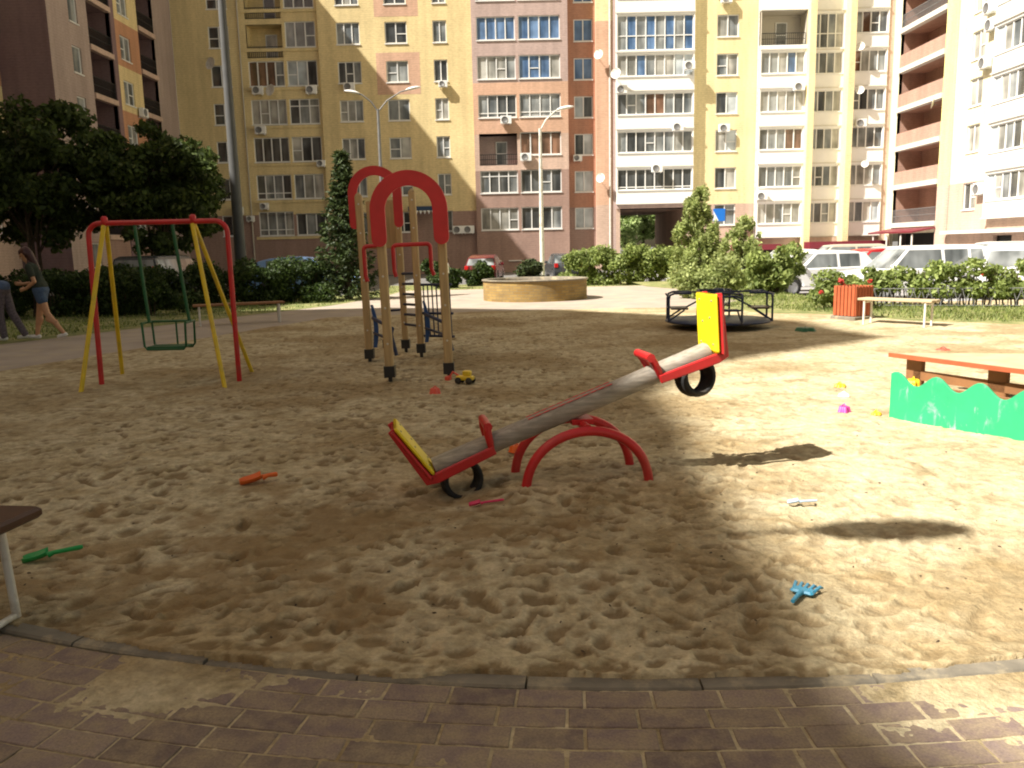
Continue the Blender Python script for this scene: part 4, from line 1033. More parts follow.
# ------------------------------------------------------------------ swing frame and the swing hanging in it
def swing():
    t = thing('swing_set', 'red and yellow metal swing set on the shaded sand', 'swing set', (-4.1, 9.8, 0))
    zt = 1.89; mb = MB(); P = []
    lx, rx = -.80, .82; r = .14
    for a in np.linspace(0, PI / 2, 7): P.append((lx + r - r * math.cos(a), 0, zt - r + r * math.sin(a)))
    for a in np.linspace(0, PI / 2, 7): P.append((rx - r + r * math.sin(a), 0, zt - r + r * math.cos(a)))
    mb.tube([(lx + .01, -.08, -.1)] + P + [(rx - .01, .05, -.1)], .030, 12); mb.build('top_tube', M['red'], t)
    for sx, ys in ((-.60, (-.66, .78)), (.43, (-.50, .86))):
        for y in ys:
            mb = MB(); ex = (sx - .16 if sx < 0 and y < 0 else (sx - .34 if sx < 0 else (sx + .40 if y < 0 else sx + .30)))
            mb.tube([(ex, y, -.08), (sx, .03 * (1 if y > 0 else -1), zt - .03)], .026, 10); mb.build('leg', M['yellow'], t)
        mb = MB(); mb.lathe([(0, .0), (.038, 0), (.038, .09), (.02, .11), (0, .11)], 12, Matrix.Translation((sx, 0, zt - .03)))
        mb.build('clamp', M['red'], t)
    s = thing('swing', 'green metal swing seat hanging under the red frame', 'swing', (-4.1, 9.85, 0))
    for x0, x1 in ((-.26, -.21), (.18, .27)):
        mb = MB(); mb.tube([(x0, -.04, zt - .03), (x1, .0, .72)], .021, 8); mb.build('hanger', M['green'], s)
    mb = MB()
    for y in (-.14, .14): mb.tube([(-.24, y, .72), (-.23, y, .45), (-.20, y, .41), (.23, y, .41), (.26, y, .45), (.27, y, .72)], .014, 8)
    for x in (-.245, .275): mb.tube([(x, -.14, .72), (x, .14, .72)], .014, 8)
    mb.tube([(-.24, .14, .72), (.27, .14, .72)], .014, 8); mb.tube([(.05, .14, .72), (.05, .14, .41)], .012, 8)
    mb.build('seat_frame', M['green'], s)
    mb = MB()
    for k in range(4): mb.cbox(-.21, .24, -.13 + .068 * k, -.13 + .068 * k + .052, .42, .442, .004)
    mb.build('seat', M['green'], s)
swing()

# ------------------------------------------------------------------ climbing frame
def climber():
    t = thing('climbing_frame', 'wooden play climbing frame with two red arches and blue ladder rungs', 'climbing frame', (-1.1, 9.7, 0))
    def post(x, y, zt, w=.098, pointed=False, foot=True):
        mb = MB(); X, Y = x + 1.1, y - 9.7
        mb.cbox(X - w / 2, X + w / 2, Y - w / 2, Y + w / 2, .13, zt, .014)
        if pointed: mb.add([(X - .04, Y - .04, zt), (X + .04, Y - .04, zt), (X + .04, Y + .04, zt), (X - .04, Y + .04, zt), (X, Y, zt + .045)], [(0, 1, 4), (1, 2, 4), (2, 3, 4), (3, 0, 4)])
        p = mb.build('post', M['wood'], t)
        bt = MB()
        for bz in (zt - .12, zt - .5, zt * .5, .45): bt.lathe([(0, .008), (.010, .006), (.014, -.002)], 8, Matrix.Translation((X, Y - w / 2, bz)) @ Matrix.Rotation(PI / 2, 4, 'X'))
        bt.build('bolts', M['slab'], p)
        if foot:
            f = MB(); f.box(X - .062, X + .062, Y - .062, Y + .062, .06, .19); f.box(X - .022, X + .022, Y - .022, Y + .022, -.12, .06)
            f.build('post_shoe', M['black'], p)
    t.rotation_euler = (0, R(-1.2), 0)
    P1, P2, P3, P4, P5, P6 = (-1.41, 9.48), (-.73, 9.56), (-1.95, 11.3), (-1.28, 11.7), (-1.88, 12.5), (-1.58, 12.35)
    post(*P1, 1.72); post(*P2, 1.72); post(*P3, 2.26, .095, True); post(*P4, 2.31, .095, True); post(*P5, 1.9, .09); post(*P6, 1.95, .09)
    def arch(cx, y, zt, ro, ri, leg, name='arch'):
        mb = MB(); m = Matrix.Translation((cx + 1.1, y - 9.7, zt - ro)) @ Matrix(((1, 0, 0, 0), (0, 0, 1, 0), (0, 1, 0, 0), (0, 0, 0, 1)))
        A = np.linspace(0, PI, 25); rm = (ro - ri) / 2; c = (ro + ri) / 2
        out = [(c + rm * math.sin(b), -leg - rm * math.cos(b)) for b in np.linspace(0.02, PI / 2, 6)][0:]
        inn = [(c - rm * math.sin(b), -leg - rm * math.cos(b)) for b in np.linspace(0.02, PI / 2, 6)]
        O = out + [(ro * math.cos(a), ro * math.sin(a)) for a in A] + [(-x, y2) for x, y2 in reversed(out)]
        I = inn + [(ri * math.cos(a), ri * math.sin(a)) for a in A] + [(-x, y2) for x, y2 in reversed(inn)]
        mb.strip2(O, I, -.02, .02, m); bevel(mb.build(name, M['redwood'], t), .006)
    arch(-1.07, 9.42, 2.38, .435, .265, .31); arch(-1.83, 11.95, 2.70, .38, .25, .42)
    # yellow panel at the back
    mb = MB(); mb.cbox(-.95, -.52, 2.74, 2.77, 1.55, 2.25, .012); mb.build('panel', M['wood'], t)
    # red hand loops
    def loop(pts, name='hand_loop', r=.028): mb = MB(); mb.tube(pts, r, 10); mb.build(name, M['red'], t)
    def ub(x0, x1, y, z0, z1): return [(x0 + 1.1, y - 9.7, z0), (x0 + 1.1 - .02, y - 9.7, z0 + .08)] + [(x0 + 1.1 - .02 + .05 - .05 * math.cos(a), y - 9.7, z1 - .05 + .05 * math.sin(a)) for a in np.linspace(0, PI / 2, 5)] + [(x1 + 1.1 - .05 + .05 * math.sin(a), y - 9.7, z1 - .05 + .05 * math.cos(a)) for a in np.linspace(0, PI / 2, 5)] + [(x1 + 1.1, y - 9.7, z0 + .08), (x1 + 1.1 + .03, y - 9.7, z0)]
    loop(ub(-1.50, -1.02, 11.2, 1.16, 1.58)); loop(ub(-1.84, -1.64, 10.9, 1.12, 1.58))
    # blue ladder at the back, between the far posts
    mb = MB()
    for k in range(6):
        z = .42 + .15 * k; mb.tube([(P6[0] + 1.1, P6[1] - 9.7, z), (P4[0] + 1.1, P4[1] - 9.7 + .1, z + .01)], .020, 8)
    mb.tube([(P5[0] + 1.1, P5[1] - 9.7, .62), (P6[0] + 1.1, P6[1] - 9.7, .64)], .018, 8); mb.build('rung', M['bluemetal'], t)
    # barred side panel between right posts
    mb = MB(); a = Vector((P4[0] + 1.1 + .05, P4[1] - 9.7, 0)); b = Vector((P2[0] + 1.1 - .05, P4[1] - 9.7 - .3, 0))
    for z in (.30, .62, 1.02): mb.tube([a + Vector((0, 0, z)), b + Vector((0, 0, z))], .018, 8)
    for k in range(7): p = a.lerp(b, (k + .5) / 7); mb.tube([p + Vector((0, 0, .30)), p + Vector((0, 0, 1.02))], .010, 6)
    mb.build('barred_panel', M['bluemetal'], t)
    # blue curved boards and step bars low on the frame
    for (x, y, x2, y2) in ((P3[0] + .10, P3[1] - .12, P1[0] - .02, P1[1] + .55), (P4[0] + .09, P4[1] - .12, P2[0] - .03, P2[1] + .7)):
        mb = MB(); ar = np.linspace(0, 1, 9)
        m = Matrix.Translation((x + 1.1, y - 9.7, .22)) @ Matrix(((1, 0, 0, 0), (0, 0, 1, 0), (0, 1, 0, 0), (0, 0, 0, 1)))
        mb.strip2([(.03 + .045 * math.sin(q * PI) - .02 * q, .58 * q) for q in ar], [(-.02 + .025 * math.sin(q * PI), .58 * q) for q in ar], -.02, .02, m)
        mb.build('step_board', M['blueboard'], t)
        mb = MB(); zz = .62
        mb.tube([(x + 1.1, y - 9.7, zz), (x2 + 1.1, y2 - 9.7, zz - .05), (x2 + 1.1 - .02, y2 - 9.7, zz - .12), (x2 + 1.13, y2 - 9.7, .24)], .024, 8)
        mb.tube([(x + 1.1, y - 9.7, .42), (x2 + 1.1, y2 - 9.7, .42)], .018, 8); mb.build('step_bar', M['bluemetal'], t)
climber()

# ------------------------------------------------------------------ merry-go-round
def carousel():
    t = thing('merry_go_round', 'dark blue metal merry-go-round with railed seats, behind the raised see-saw end', 'merry-go-round', (3.78, 15.0, 0))
    mb = MB(); mb.lathe([(0, .10), (.93, .10), (.95, .115), (.95, .13), (.93, .14), (0, .14)], 48); mb.build('platform', M['bluemetal'], t)
    mb = MB(); mb.lathe([(.11, -.1), (.11, .66), (.09, .70), (0, .70)], 18); mb.build('central_post', M['bluemetal'], t)
    for k in range(4):
        a = R(-8 + 90 * k); m = Matrix.Rotation(a, 4, 'Z')
        mb = MB()
        def T(pts, r): mb.tube([m @ Vector(p) for p in pts], r, 8)
        for s in (-1, 1):
            T([(.90, s * .30, .12), (.90, s * .30, .52), (.88, s * .30, .60), (.80, s * .30, .63), (.50, s * .28, .63)], .020)
            T([(.90, s * .30, .14), (.62, s * .26, .33)], .016)
        T([(.90, -.30, .56), (.93, -.2, .60), (.93, .2, .60), (.90, .30, .56)], .018); T([(.90, -.30, .36), (.90, .30, .36)], .016)
        T([(.1, 0, .63), (.55, 0, .64), (.80, -.30, .63)], .018); T([(.55, 0, .64), (.80, .30, .63)], .018); T([(.1, 0, .62), (.62, 0, .34)], .016)
        f = mb.build('rail_frame', M['bluemetal'], t)
        mb = MB(); mb.cbox(.55, .86, -.27, .27, .335, .365, .008, m); mb.build('seat', M['darkwood'], t)
carousel()

# ------------------------------------------------------------------ benches, bin, planter, sandbox
def bench(label, a, b, wd, h, top, legs, thick=.045, inset=.12, nslat=2, group=None):
    a = Vector((*a, 0)); b = Vector((*b, 0)); ang = math.atan2(b.y - a.y, b.x - a.x); L = (b - a).length
    t = thing('bench', label, 'bench', a, ang, group); mb = MB(); w = wd / nslat
    for k in range(nslat): mb.cbox(0, L, -wd / 2 + w * k + .004, -wd / 2 + w * (k + 1) - .004, h - thick, h, .008)
    mb.build('seat', M[top], t)
    for x in (inset, L - inset):
        for y in (-wd / 2 + .04, wd / 2 - .04):
            mb = MB(); mb.tube([(x, y, -.06), (x, y, h - thick)], .02, 10); mb.build('leg', M[legs], t)
        mb = MB(); mb.tube([(x, -wd / 2 + .04, h - thick - .03), (x, wd / 2 - .04, h - thick - .03)], .016, 8); mb.build('crossbar', M[legs], t)
    return t
bench('pale wooden bench with white legs beside the slatted red bin', (6.47, 15.2), (7.30, 14.15), .34, .46, 'palewood', 'whitemetal')
bench('brown wooden bench with white legs behind the swing frame, on the path edge', (-6.75, 17.6), (-5.0, 18.3), .34, .46, 'brownwood', 'whitemetal')
# near bench at the left edge
t = thing('bench', 'dark brown bench cut off by the left edge, on white tubular legs', 'bench', (-2.085, 3.14, 0), R(172))
mb = MB(); mb.cbox(-.13, 1.5, -.15, .15, .455, .50, .012); mb.build('seat', M['darkwood'], t)
for x in (.03, 1.35):
    mb = MB(); mb.tube([(x, .12, 0.02), (x + .01, .10, .455)], .017, 10); mb.build('leg', M['whitemetal'], t)
    mb = MB(); mb.tube([(x, -.12, 0.02), (x + .01, -.10, .455)], .017, 10); mb.build('leg', M['whitemetal'], t)
    mb = MB(); mb.tube([(x, -.12, .03), (x, .12, .03)], .015, 8); mb.build('crossbar', M['whitemetal'], t)
mb = MB(); mb.tube([(.03, 0, .03), (1.35, 0, .03)], .015, 8); mb.build('crossbar', M['whitemetal'], t)

t = thing('litter_bin', 'red slatted wooden litter bin on a concrete foot, left of the pale bench', 'litter bin', (6.62, 15.95, 0), R(28))
mb = MB(); n = 6; w = .50 / n
for s in range(4):
    m = Matrix.Rotation(s * PI / 2, 4, 'Z')
    for k in range(n): mb.cbox(-.25 + k * w + .008, -.25 + (k + 1) * w - .008, -.262, -.24, .07, .64, .006, m)
mb.build('slats', M['redslat'], t)
mb = MB(); mb.box(-.235, .235, -.235, .235, .06, .60); mb.build('liner', M['dark'], t)
mb = MB(); mb.cbox(-.29, .29, -.29, .29, -.06, .065, .015); mb.build('foot', M['kerb'], t)

t = thing('planter', 'round low planter of yellow-brown brick in the middle of the path', 'planter', (.74, 24.4, 0))
mb = MB(); mb.lathe([(1.52, -.05), (1.52, .56)], 72); mb.lathe([(1.40, .50), (1.40, .40), (0, .46)], 72); mb.build('wall', M['planterbrick'], t)
mb = MB(); mb.lathe([(1.50, .56), (1.555, .562), (1.56, .60), (1.555, .605), (1.36, .605), (1.36, .50)], 72); mb.build('rim', M['kerb'], t)
mb = MB(); mb.lathe([(1.37, .49), (.8, .53), (0, .56)], 48); mb.build('soil', M['path'], t)

def sandbox():
    t = thing('sandbox_board', 'green wavy-topped sandbox board with chalk scribbles, at the right edge', 'sandbox', (3.23, 6.92, 0), math.atan2(-.99, .53))
    L = 2.3; poly = [(0, -.06), (L, -.06)]
    xs = np.linspace(L, 0, 80)
    poly += [(x, .345 + .052 * math.cos((x - .05) * 2 * PI / .365)) for x in xs]
    m = Matrix(((1, 0, 0, 0), (0, 0, 1, 0), (0, 1, 0, 0), (0, 0, 0, 1)))
    mb = MB(); mb.prism(poly, -.012, .012, m); bevel(mb.build('wave_board', M['chalkgreen'], t), .004)
    mb = MB(); mb.box(.12, 2.2, .25, .30, .08, .26); mb.box(.05, .11, .014, .08, -.05, .28); mb.box(1.3, 1.36, .014, .08, -.05, .28); mb.build('rear_board', M['brownwood'], t)
    # low table / seat shelf behind it
    s = thing('play_table', 'low sandbox table with pale top and red edge behind the green board', 'table', (3.67, 7.9, 0), R(-64))
    A = np.linspace(PI * .62, PI * 1.0, 14)
    top = [(0, 0), (1.3, -.03), (2.4, .1), (2.4, 1.6), (1.6, 1.55), (.7, .95), (.12, .24)]
    mb = MB(); mb.prism(top, .385, .412); mb.build('tabletop', M['palewood'], s)
    edge = [(0, 0), (1.3, -.03), (2.4, .1)]
    mb = MB()
    for a, b in zip(edge[:-1], edge[1:]):
        d = Vector((b[0] - a[0], b[1] - a[1], 0)); an = math.atan2(d.y, d.x)
        mb.box(-.01, d.length + .005, -.026, -.001, .38, .42, Matrix.Translation((a[0], a[1], 0)) @ Matrix.Rotation(an, 4, 'Z'))
    mb.build('edge_strip', M['redslat'], s)
    for (x, y) in ((.20, .10), (1.02, .10), (1.15, .8), (1.9, .16)):
        mb = MB(); mb.cbox(x - .085, x + .085, y - .03, y + .03, -.06, .385, .008); mb.build('leg', M['brownwood'], s)
    mb = MB(); mb.box(.2, 1.9, .07, .10, .18, .27); mb.build('rail', M['brownwood'], s)
sandbox()

# ------------------------------------------------------------------ fence
t = thing('forged_fence', 'low forged metal fence with pointed loops under the leggy hedge', 'fence', (7.9, 18.55, 0), math.atan2(-1.75, 5.2))
mb = MB()
n = 42; w = .16
for k in range(n):
    x = k * w; s = w * .98
    mb.tube([(x, 0, 0), (x, 0, .16), (x + s * .35, 0, .30), (x + s * .5, 0, .42)], .011, 5); mb.tube([(x + w, 0, 0), (x + w, 0, .16), (x + w - s * .35, 0, .30), (x + w - s * .5, 0, .42)], .011, 5)
mb.tube([(0, 0, .05), (n * w, 0, .05)], .012, 6); mb.tube([(0, 0, .42), (n * w, 0, .42)], .012, 6); mb.build('lattice', M['metal'], t)
mb = MB()
for k in range(0, n + 1, 10): mb.tube([(k * w, .03, -.2), (k * w, .03, .55)], .022, 8)
mb.build('fence_post', M['metal'], t)

# ------------------------------------------------------------------ lamps and pole
t = thing('utility_pole', 'tall thick grey concrete pole behind the swing frame', 'pole', (-9.7, 30.2, 0))
mb = MB(); mb.lathe([(.21, -.1), (.20, 1.5), (.16, 6), (.12, 11), (.11, 11.05), (0, 11.05)], 20); mb.build('shaft', M['conc'], t)
mb = MB(); mb.tube([(0, -.1, 10.6), (0, -.8, 10.9), (0, -1.5, 10.95)], .04, 8); mb.build('arm', M['metal'], t)
def lamp(label, loc, H, arms, r=.075, mat='metal', group=None, rz=0):
    t = thing('street_lamp', label, 'street lamp', loc, rz, group); mb = MB()
    mb.tube([(0, 0, -.05), (0, 0, H * .5), (0, 0, H)], [r * 1.2, r, r * .7], 12); mb.lathe([(r * 2, 0), (r * 2, .35), (r * 1.3, .45)], 12); mb.build('post', M[mat], t)
    for (ax, up, L) in arms:
        mb = MB(); d = Vector((math.cos(ax), math.sin(ax), 0)); P = [Vector((0, 0, H - .1)), d * L * .3 + Vector((0, 0, H + up * .45)), d * L * .75 + Vector((0, 0, H + up * .9)), d * L + Vector((0, 0, H + up))]
        mb.tube(P, .03, 8); a = mb.build('arm', M[mat], t)
        mb = MB(); m = Matrix.Translation(d * (L + .22) + Vector((0, 0, H + up + .03))) @ Matrix.Rotation(ax, 4, 'Z') @ Matrix.Rotation(-.18, 4, 'Y')
        mb.lathe([(0, -.07), (.5, -.06), (.85, -.02), (1, .03), (.9, .3), (.5, .55), (0, .65)], 16, m @ Matrix.Diagonal((.38, .16, .17, 1)))
        mb.build('lamp_head', M['white'], a)
    return t
lamp('double-armed grey street lamp rising behind the red arches', (-5.95, 40, gz), 8.3, ((0, .85, 1.45), (PI, .75, .95)), .09)
lamp('white single-armed lamp post behind the brick planter', (1.38, 35, gz), 6.6, ((.15, .75, .85),), .085, 'whitemetal')
lamp('double-armed street lamp beyond the left edge, shading the near sand', (-6.42, 1.36, 0), 7.5, ((-.08, .5, 1.85), (PI, .5, 1.2)), .08)
t = thing('road_sign', 'blue square road sign behind the conifers', 'road sign', (11.15, 44.5, gz))
mb = MB(); mb.tube([(0, 0, 0), (0, 0, 3.6)], .035, 8); mb.build('post', M['metal'], t)
mb = MB(); mb.cbox(-.32, .32, -.05, -.035, 2.95, 3.6, .006); p = mb.build('sign_plate', M['signblue'], t)
mb = MB(); mb.add([(-.30, -.054, 2.98), (-.02, -.054, 2.98), (-.30, -.054, 3.5)], [(0, 1, 2)]); mb.build('sign_symbol', M['white'], p)

# ------------------------------------------------------------------ cars
def car(name, label, loc, rz, L, W, Hh, paint, kind='hatch', group=None):
    t = thing(name, label, 'car', loc, rz, group)
    h = L / 2; wr = .31; fx = h - .80; rx = -h + .78; belt = .90
    m = Matrix(((1, 0, 0, 0), (0, 0, 1, 0), (0, 1, 0, 0), (0, 0, 0, 1)))
    def archp(cx): return [(cx + (wr + .06) * math.cos(a), .30 + (wr + .06) * math.sin(a)) for a in np.linspace(0, PI, 11)]
    hood = .80 if kind != 'van' else .88; deck = .92 if kind in ('hatch', 'van') else .90
    low = [(h - .02, .28), (h, .45), (h - .04, .66), (h - .20, hood - .05), (h - 1.0, belt + .02), (-h + .15, deck + .03), (-h + .02, deck - .12), (-h, .50), (-h + .05, .26)]
    low = low + [(rx - wr - .07, .22)] + list(reversed(archp(rx))) + list(reversed(archp(fx)))
    mb = MB(); mb.prism(low, -W / 2, W / 2, m); bevel(mb.build('body', M[paint], t), .05, 3, 30)
    if kind == 'van': gh = [(h - .95, belt), (h - 1.65, Hh - .04), (h - 2.1, Hh), (-h + .45, Hh - .01), (-h + .18, Hh - .08), (-h + .04, belt)]
    elif kind == 'hatch': gh = [(h - 1.05, belt), (h - 1.75, Hh - .05), (h - 2.2, Hh), (-h + .9, Hh - .05), (-h + .5, Hh - .14), (-h + .12, belt)]
    else: gh = [(h - 1.15, belt), (h - 1.85, Hh - .04), (h - 2.3, Hh), (-h + 1.35, Hh - .03), (-h + 1.0, Hh - .08), (-h + .42, belt)]
    def yh(z): return W / 2 - .03 - (z - belt) * .27
    n = len(gh); mb = MB(); vs = [(x, -yh(z), z) for x, z in gh] + [(x, yh(z), z) for x, z in gh]
    mb.add(vs, [tuple(range(n)), tuple(range(2 * n - 1, n - 1, -1))] + [(k, n + k, n + (k + 1) % n, (k + 1) % n) for k in range(n)])
    bevel(mb.build('cabin', M[paint], t), .035, 2, 12)
    # glazing, proud of the cabin skin
    def side(pts, s): return [(x, s * (yh(z) + .006), z) for x, z in pts]
    zt = Hh - .13; zb = belt + .03
    def xf(z): return gh[0][0] + (gh[1][0] - gh[0][0]) * (z - belt) / (gh[1][1] - belt)
    def xb(z): return gh[-1][0] + (gh[-2][0] - gh[-1][0]) * (z - belt) / (gh[-2][1] - belt)
    mid = (xf(zt) + xb(zt)) / 2 + .12
    for s in (-1, 1):
        wins = [[(xf(zb) - .12, zb), (xf(zt) - .06, zt), (mid + .05, zt), (mid + .05, zb)], [(mid - .05, zb), (mid - .05, zt), (mid - .78, zt), (mid - .78, zb)]]
        if mid - .88 > xb(zt) + .25: wins.append([(mid - .87, zb), (mid - .87, zt), (xb(zt) + .10, zt), (xb(zb) + .16, zb)])
        for wv in wins:
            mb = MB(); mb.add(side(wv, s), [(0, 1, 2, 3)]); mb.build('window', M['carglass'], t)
    def cross(za, zb2, fxn, off):
        a, b = yh(za) - .07, yh(zb2) - .07; return [(fxn(za) + off, -a, za), (fxn(za) + off, a, za), (fxn(zb2) + off, b, zb2), (fxn(zb2) + off, -b, zb2)]
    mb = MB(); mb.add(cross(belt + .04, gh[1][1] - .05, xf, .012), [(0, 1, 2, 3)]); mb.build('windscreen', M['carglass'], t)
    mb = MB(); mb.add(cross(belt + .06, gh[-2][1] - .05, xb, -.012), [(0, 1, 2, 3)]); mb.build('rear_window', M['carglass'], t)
    for s in (-1, 1):
        for cx in (fx, rx):
            mx = Matrix.Translation((cx, s * (W / 2 - .10), .30)) @ Matrix.Rotation(-s * PI / 2, 4, 'X'); wo = bpy.data.objects.new('wheel', None)
            mb = MB(); mb.lathe([(.19, -.10), (.29, -.10), (.31, -.06), (.31, .06), (.29, .10), (.20, .105)], 22, mx); wh = mb.build('wheel', M['rubber'], t)
            mb = MB(); mb.lathe([(0, .075), (.06, .08), (.17, .06), (.20, .10), (.205, .05)], 16, mx); mb.build('rim', M['rim'], wh)
        mb = MB(); mb.box(h - .17, h - .02, s * (W / 2 - .30) - .17, s * (W / 2 - .30) + .17, .58, .72); bevel(mb.build('headlight', M['lampclear'], t), .03)
        mb = MB(); zl = .72 if kind != 'van' else .80
        mb.box(-h - .012, -h + .12, s * (W / 2 - .13) - .10, s * (W / 2 - .13) + .10, zl, zl + (.22 if kind != 'van' else .5)); bevel(mb.build('tail_light', M['lampred'], t), .02)
        mb = MB(); mb.cbox(xf(zb) - .12, xf(zb) + .0, s * (W / 2 + .02) - .08, s * (W / 2 + .02) + .08, zb - .02, zb + .12, .02); mb.build('wing_mirror', M[paint], t)
    mb = MB(); mb.box(-h - .02, -h + .3, -W / 2 + .08, W / 2 - .08, .28, .42); mb.box(h - .3, h + .01, -W / 2 + .1, W / 2 - .1, .26, .40); mb.build('bumper', M['black'], t)
    return t
GP = 'cars parked behind the playground'
car('parked_car', 'long white van-like estate car behind the leggy hedge', (12.35, 25.6, gz), PI + R(4), 4.15, 1.72, 1.60, 'carwhite', 'van', GP)
car('parked_car', 'white hatchback left of the red car, behind the rose bush', (10.35, 28.3, gz), PI + R(10), 4.0, 1.68, 1.50, 'carwhite', 'hatch', GP)
car('parked_car', 'red hatchback between the white hatchback and the white estate', (12.9, 30.2, gz), PI + R(12), 3.9, 1.66, 1.50, 'carred', 'hatch', GP)
car('parked_car', 'white hatchback at the right edge, seen from behind with a dark rear window', (15.2, 25.2, gz), R(62), 4.1, 1.72, 1.60, 'carwhite', 'hatch', GP)
car('parked_car', 'beige car with only its roof showing above the white hatchback', (16.2, 41.0, gz), PI, 4.4, 1.72, 1.62, 'carbeige', 'van', GP)
car('parked_car', 'white saloon furthest left of the sunlit car park cars', (12.3, 36.6, gz), PI + R(25), 4.3, 1.72, 1.48, 'carwhite', 'saloon', GP)
car('parked_car', 'silver hatchback in the back row, behind the red hatchback', (15.6, 34.5, gz), PI + R(8), 4.1, 1.70, 1.52, 'carsilver', 'hatch', GP)
car('parked_car', 'white saloon just above the rear end of the white estate', (16.3, 30.0, gz), PI + R(6), 4.3, 1.72, 1.50, 'carwhite', 'saloon', GP)
car('parked_car', 'silver estate in the back row above the estate roof', (19.8, 34.0, gz), PI, 4.2, 1.72, 1.62, 'carsilver', 'van', GP)
car('parked_car', 'dark red hatchback seen from behind, left of the white lamp post', (-1.3, 44.5, gz), R(84), 3.9, 1.66, 1.48, 'cardark', 'hatch', GP)
car('parked_car', 'dark grey saloon with red tail lights at the left end of the sunny hedge', (3.0, 46.0, gz), R(95), 4.2, 1.68, 1.45, 'cargrey', 'saloon', GP)
car('parked_car', 'pale blue car behind the dark hedge, only its roof showing', (-7.2, 29.4, -0.12), R(8), 4.0, 1.68, 1.50, 'carblue', 'hatch', GP)
car('parked_car', 'dark grey tall car seen from behind, above the hedge behind the swing set', (-11.3, 27.4, -0.10), R(86), 4.2, 1.72, 1.62, 'cargrey', 'van', GP)

# ------------------------------------------------------------------ people
def capsule(mb, p, q, r1, r2, n=12):
    p = Vector(p); q = Vector(q); d = q - p; L = d.length; d.normalize()
    pts = []; rs = []
    for a in np.linspace(-PI / 2, 0, 5): pts.append(p + d * r1 * math.sin(a)); rs.append(max(r1 * math.cos(a), r1 * .05))
    for a in np.linspace(0, PI / 2, 5): pts.append(q + d * r2 * math.sin(a)); rs.append(max(r2 * math.cos(a), r2 * .05))
    mb.tube(pts, rs, n)
def fleshy(name, mat, parent, caps, vox=.012, sm=4):
    mb = MB()
    for c in caps: capsule(mb, *c)
    o = mb.build(name, mat, parent)
    md = o.modifiers.new('union', 'REMESH'); md.mode = 'VOXEL'; md.voxel_size = vox; md.use_smooth_shade = True
    s = o.modifiers.new('smooth', 'SMOOTH'); s.iterations = sm; s.factor = .5
    return o
def hand(w, dirv, up, caps, s=1.0, curl=.5):
    """palm and five fingers from wrist w, pointing along dirv, thumb towards up"""
    w = Vector(w); d = Vector(dirv).normalized(); u = Vector(up); u = (u - d * u.dot(d)).normalized(); nrm = d.cross(u)
    caps.append((w, w + d * .085 * s, .022 * s, .030 * s))
    caps.append((w + d * .04 * s + u * .012, w + d * .085 * s + u * .022 * s, .018 * s, .018 * s)); caps.append((w + d * .04 * s - u * .012, w + d * .08 * s - u * .022 * s, .018 * s, .016 * s))
    for k, (o, L) in enumerate(((.032, .065), (.011, .075), (-.011, .070), (-.032, .055))):
        a = w + d * .085 * s + u * o * s; b = a + (d * .9 + nrm * curl * .5).normalized() * L * .5 * s; c = b + (d * .5 + nrm * curl).normalized() * L * .5 * s
        caps.append((a, b, .0095 * s, .009 * s)); caps.append((b, c, .009 * s, .0075 * s))
    a = w + d * .025 * s + u * .02 * s; b = a + (d * .6 + u * .8 + nrm * .3).normalized() * .045 * s; c = b + (d * .9 + u * .3 + nrm * .4).normalized() * .035 * s
    caps.append((a, b, .012 * s, .011 * s)); caps.append((b, c, .011 * s, .008 * s))
def head(caps, c, f, s=1.0):
    """skull, jaw, nose, chin, brow and ears; f = facing (unit, mostly horizontal)"""
    c = Vector(c); f = Vector(f).normalized(); side = Vector((0, 0, 1)).cross(f).normalized(); up = f.cross(side).normalized()
    if up.z < 0: up = -up
    caps += [(c + up * .03 * s - f * .02 * s, c + up * .03 * s + f * .012 * s, .088 * s, .080 * s), (c - up * .02 * s + f * .012 * s, c - up * .075 * s + f * .05 * s, .068 * s, .036 * s),
             (c + up * .012 * s + f * .085 * s, c - up * .018 * s + f * .108 * s, .010 * s, .015 * s), (c - up * .052 * s + f * .078 * s + side * .018 * s, c - up * .052 * s + f * .078 * s - side * .018 * s, .012 * s, .012 * s),
             (c + up * .03 * s + f * .078 * s + side * .03 * s, c + up * .03 * s + f * .078 * s - side * .03 * s, .016 * s, .016 * s)]
    for q in (-1, 1): caps.append((c + side * q * .078 * s + up * .015 * s - f * .005 * s, c + side * q * .080 * s - up * .03 * s, .016 * s, .010 * s))
    return c, f, side, up
def eyes(parent, c, f, side, up, s=1.0):
    mb = MB()
    for q in (-1, 1):
        p = c + up * .008 * s + f * .078 * s + side * q * .031 * s; capsule(mb, p, p + f * .004, .011 * s, .011 * s, 8)
    mb.build('eyes', M['dark'], parent)

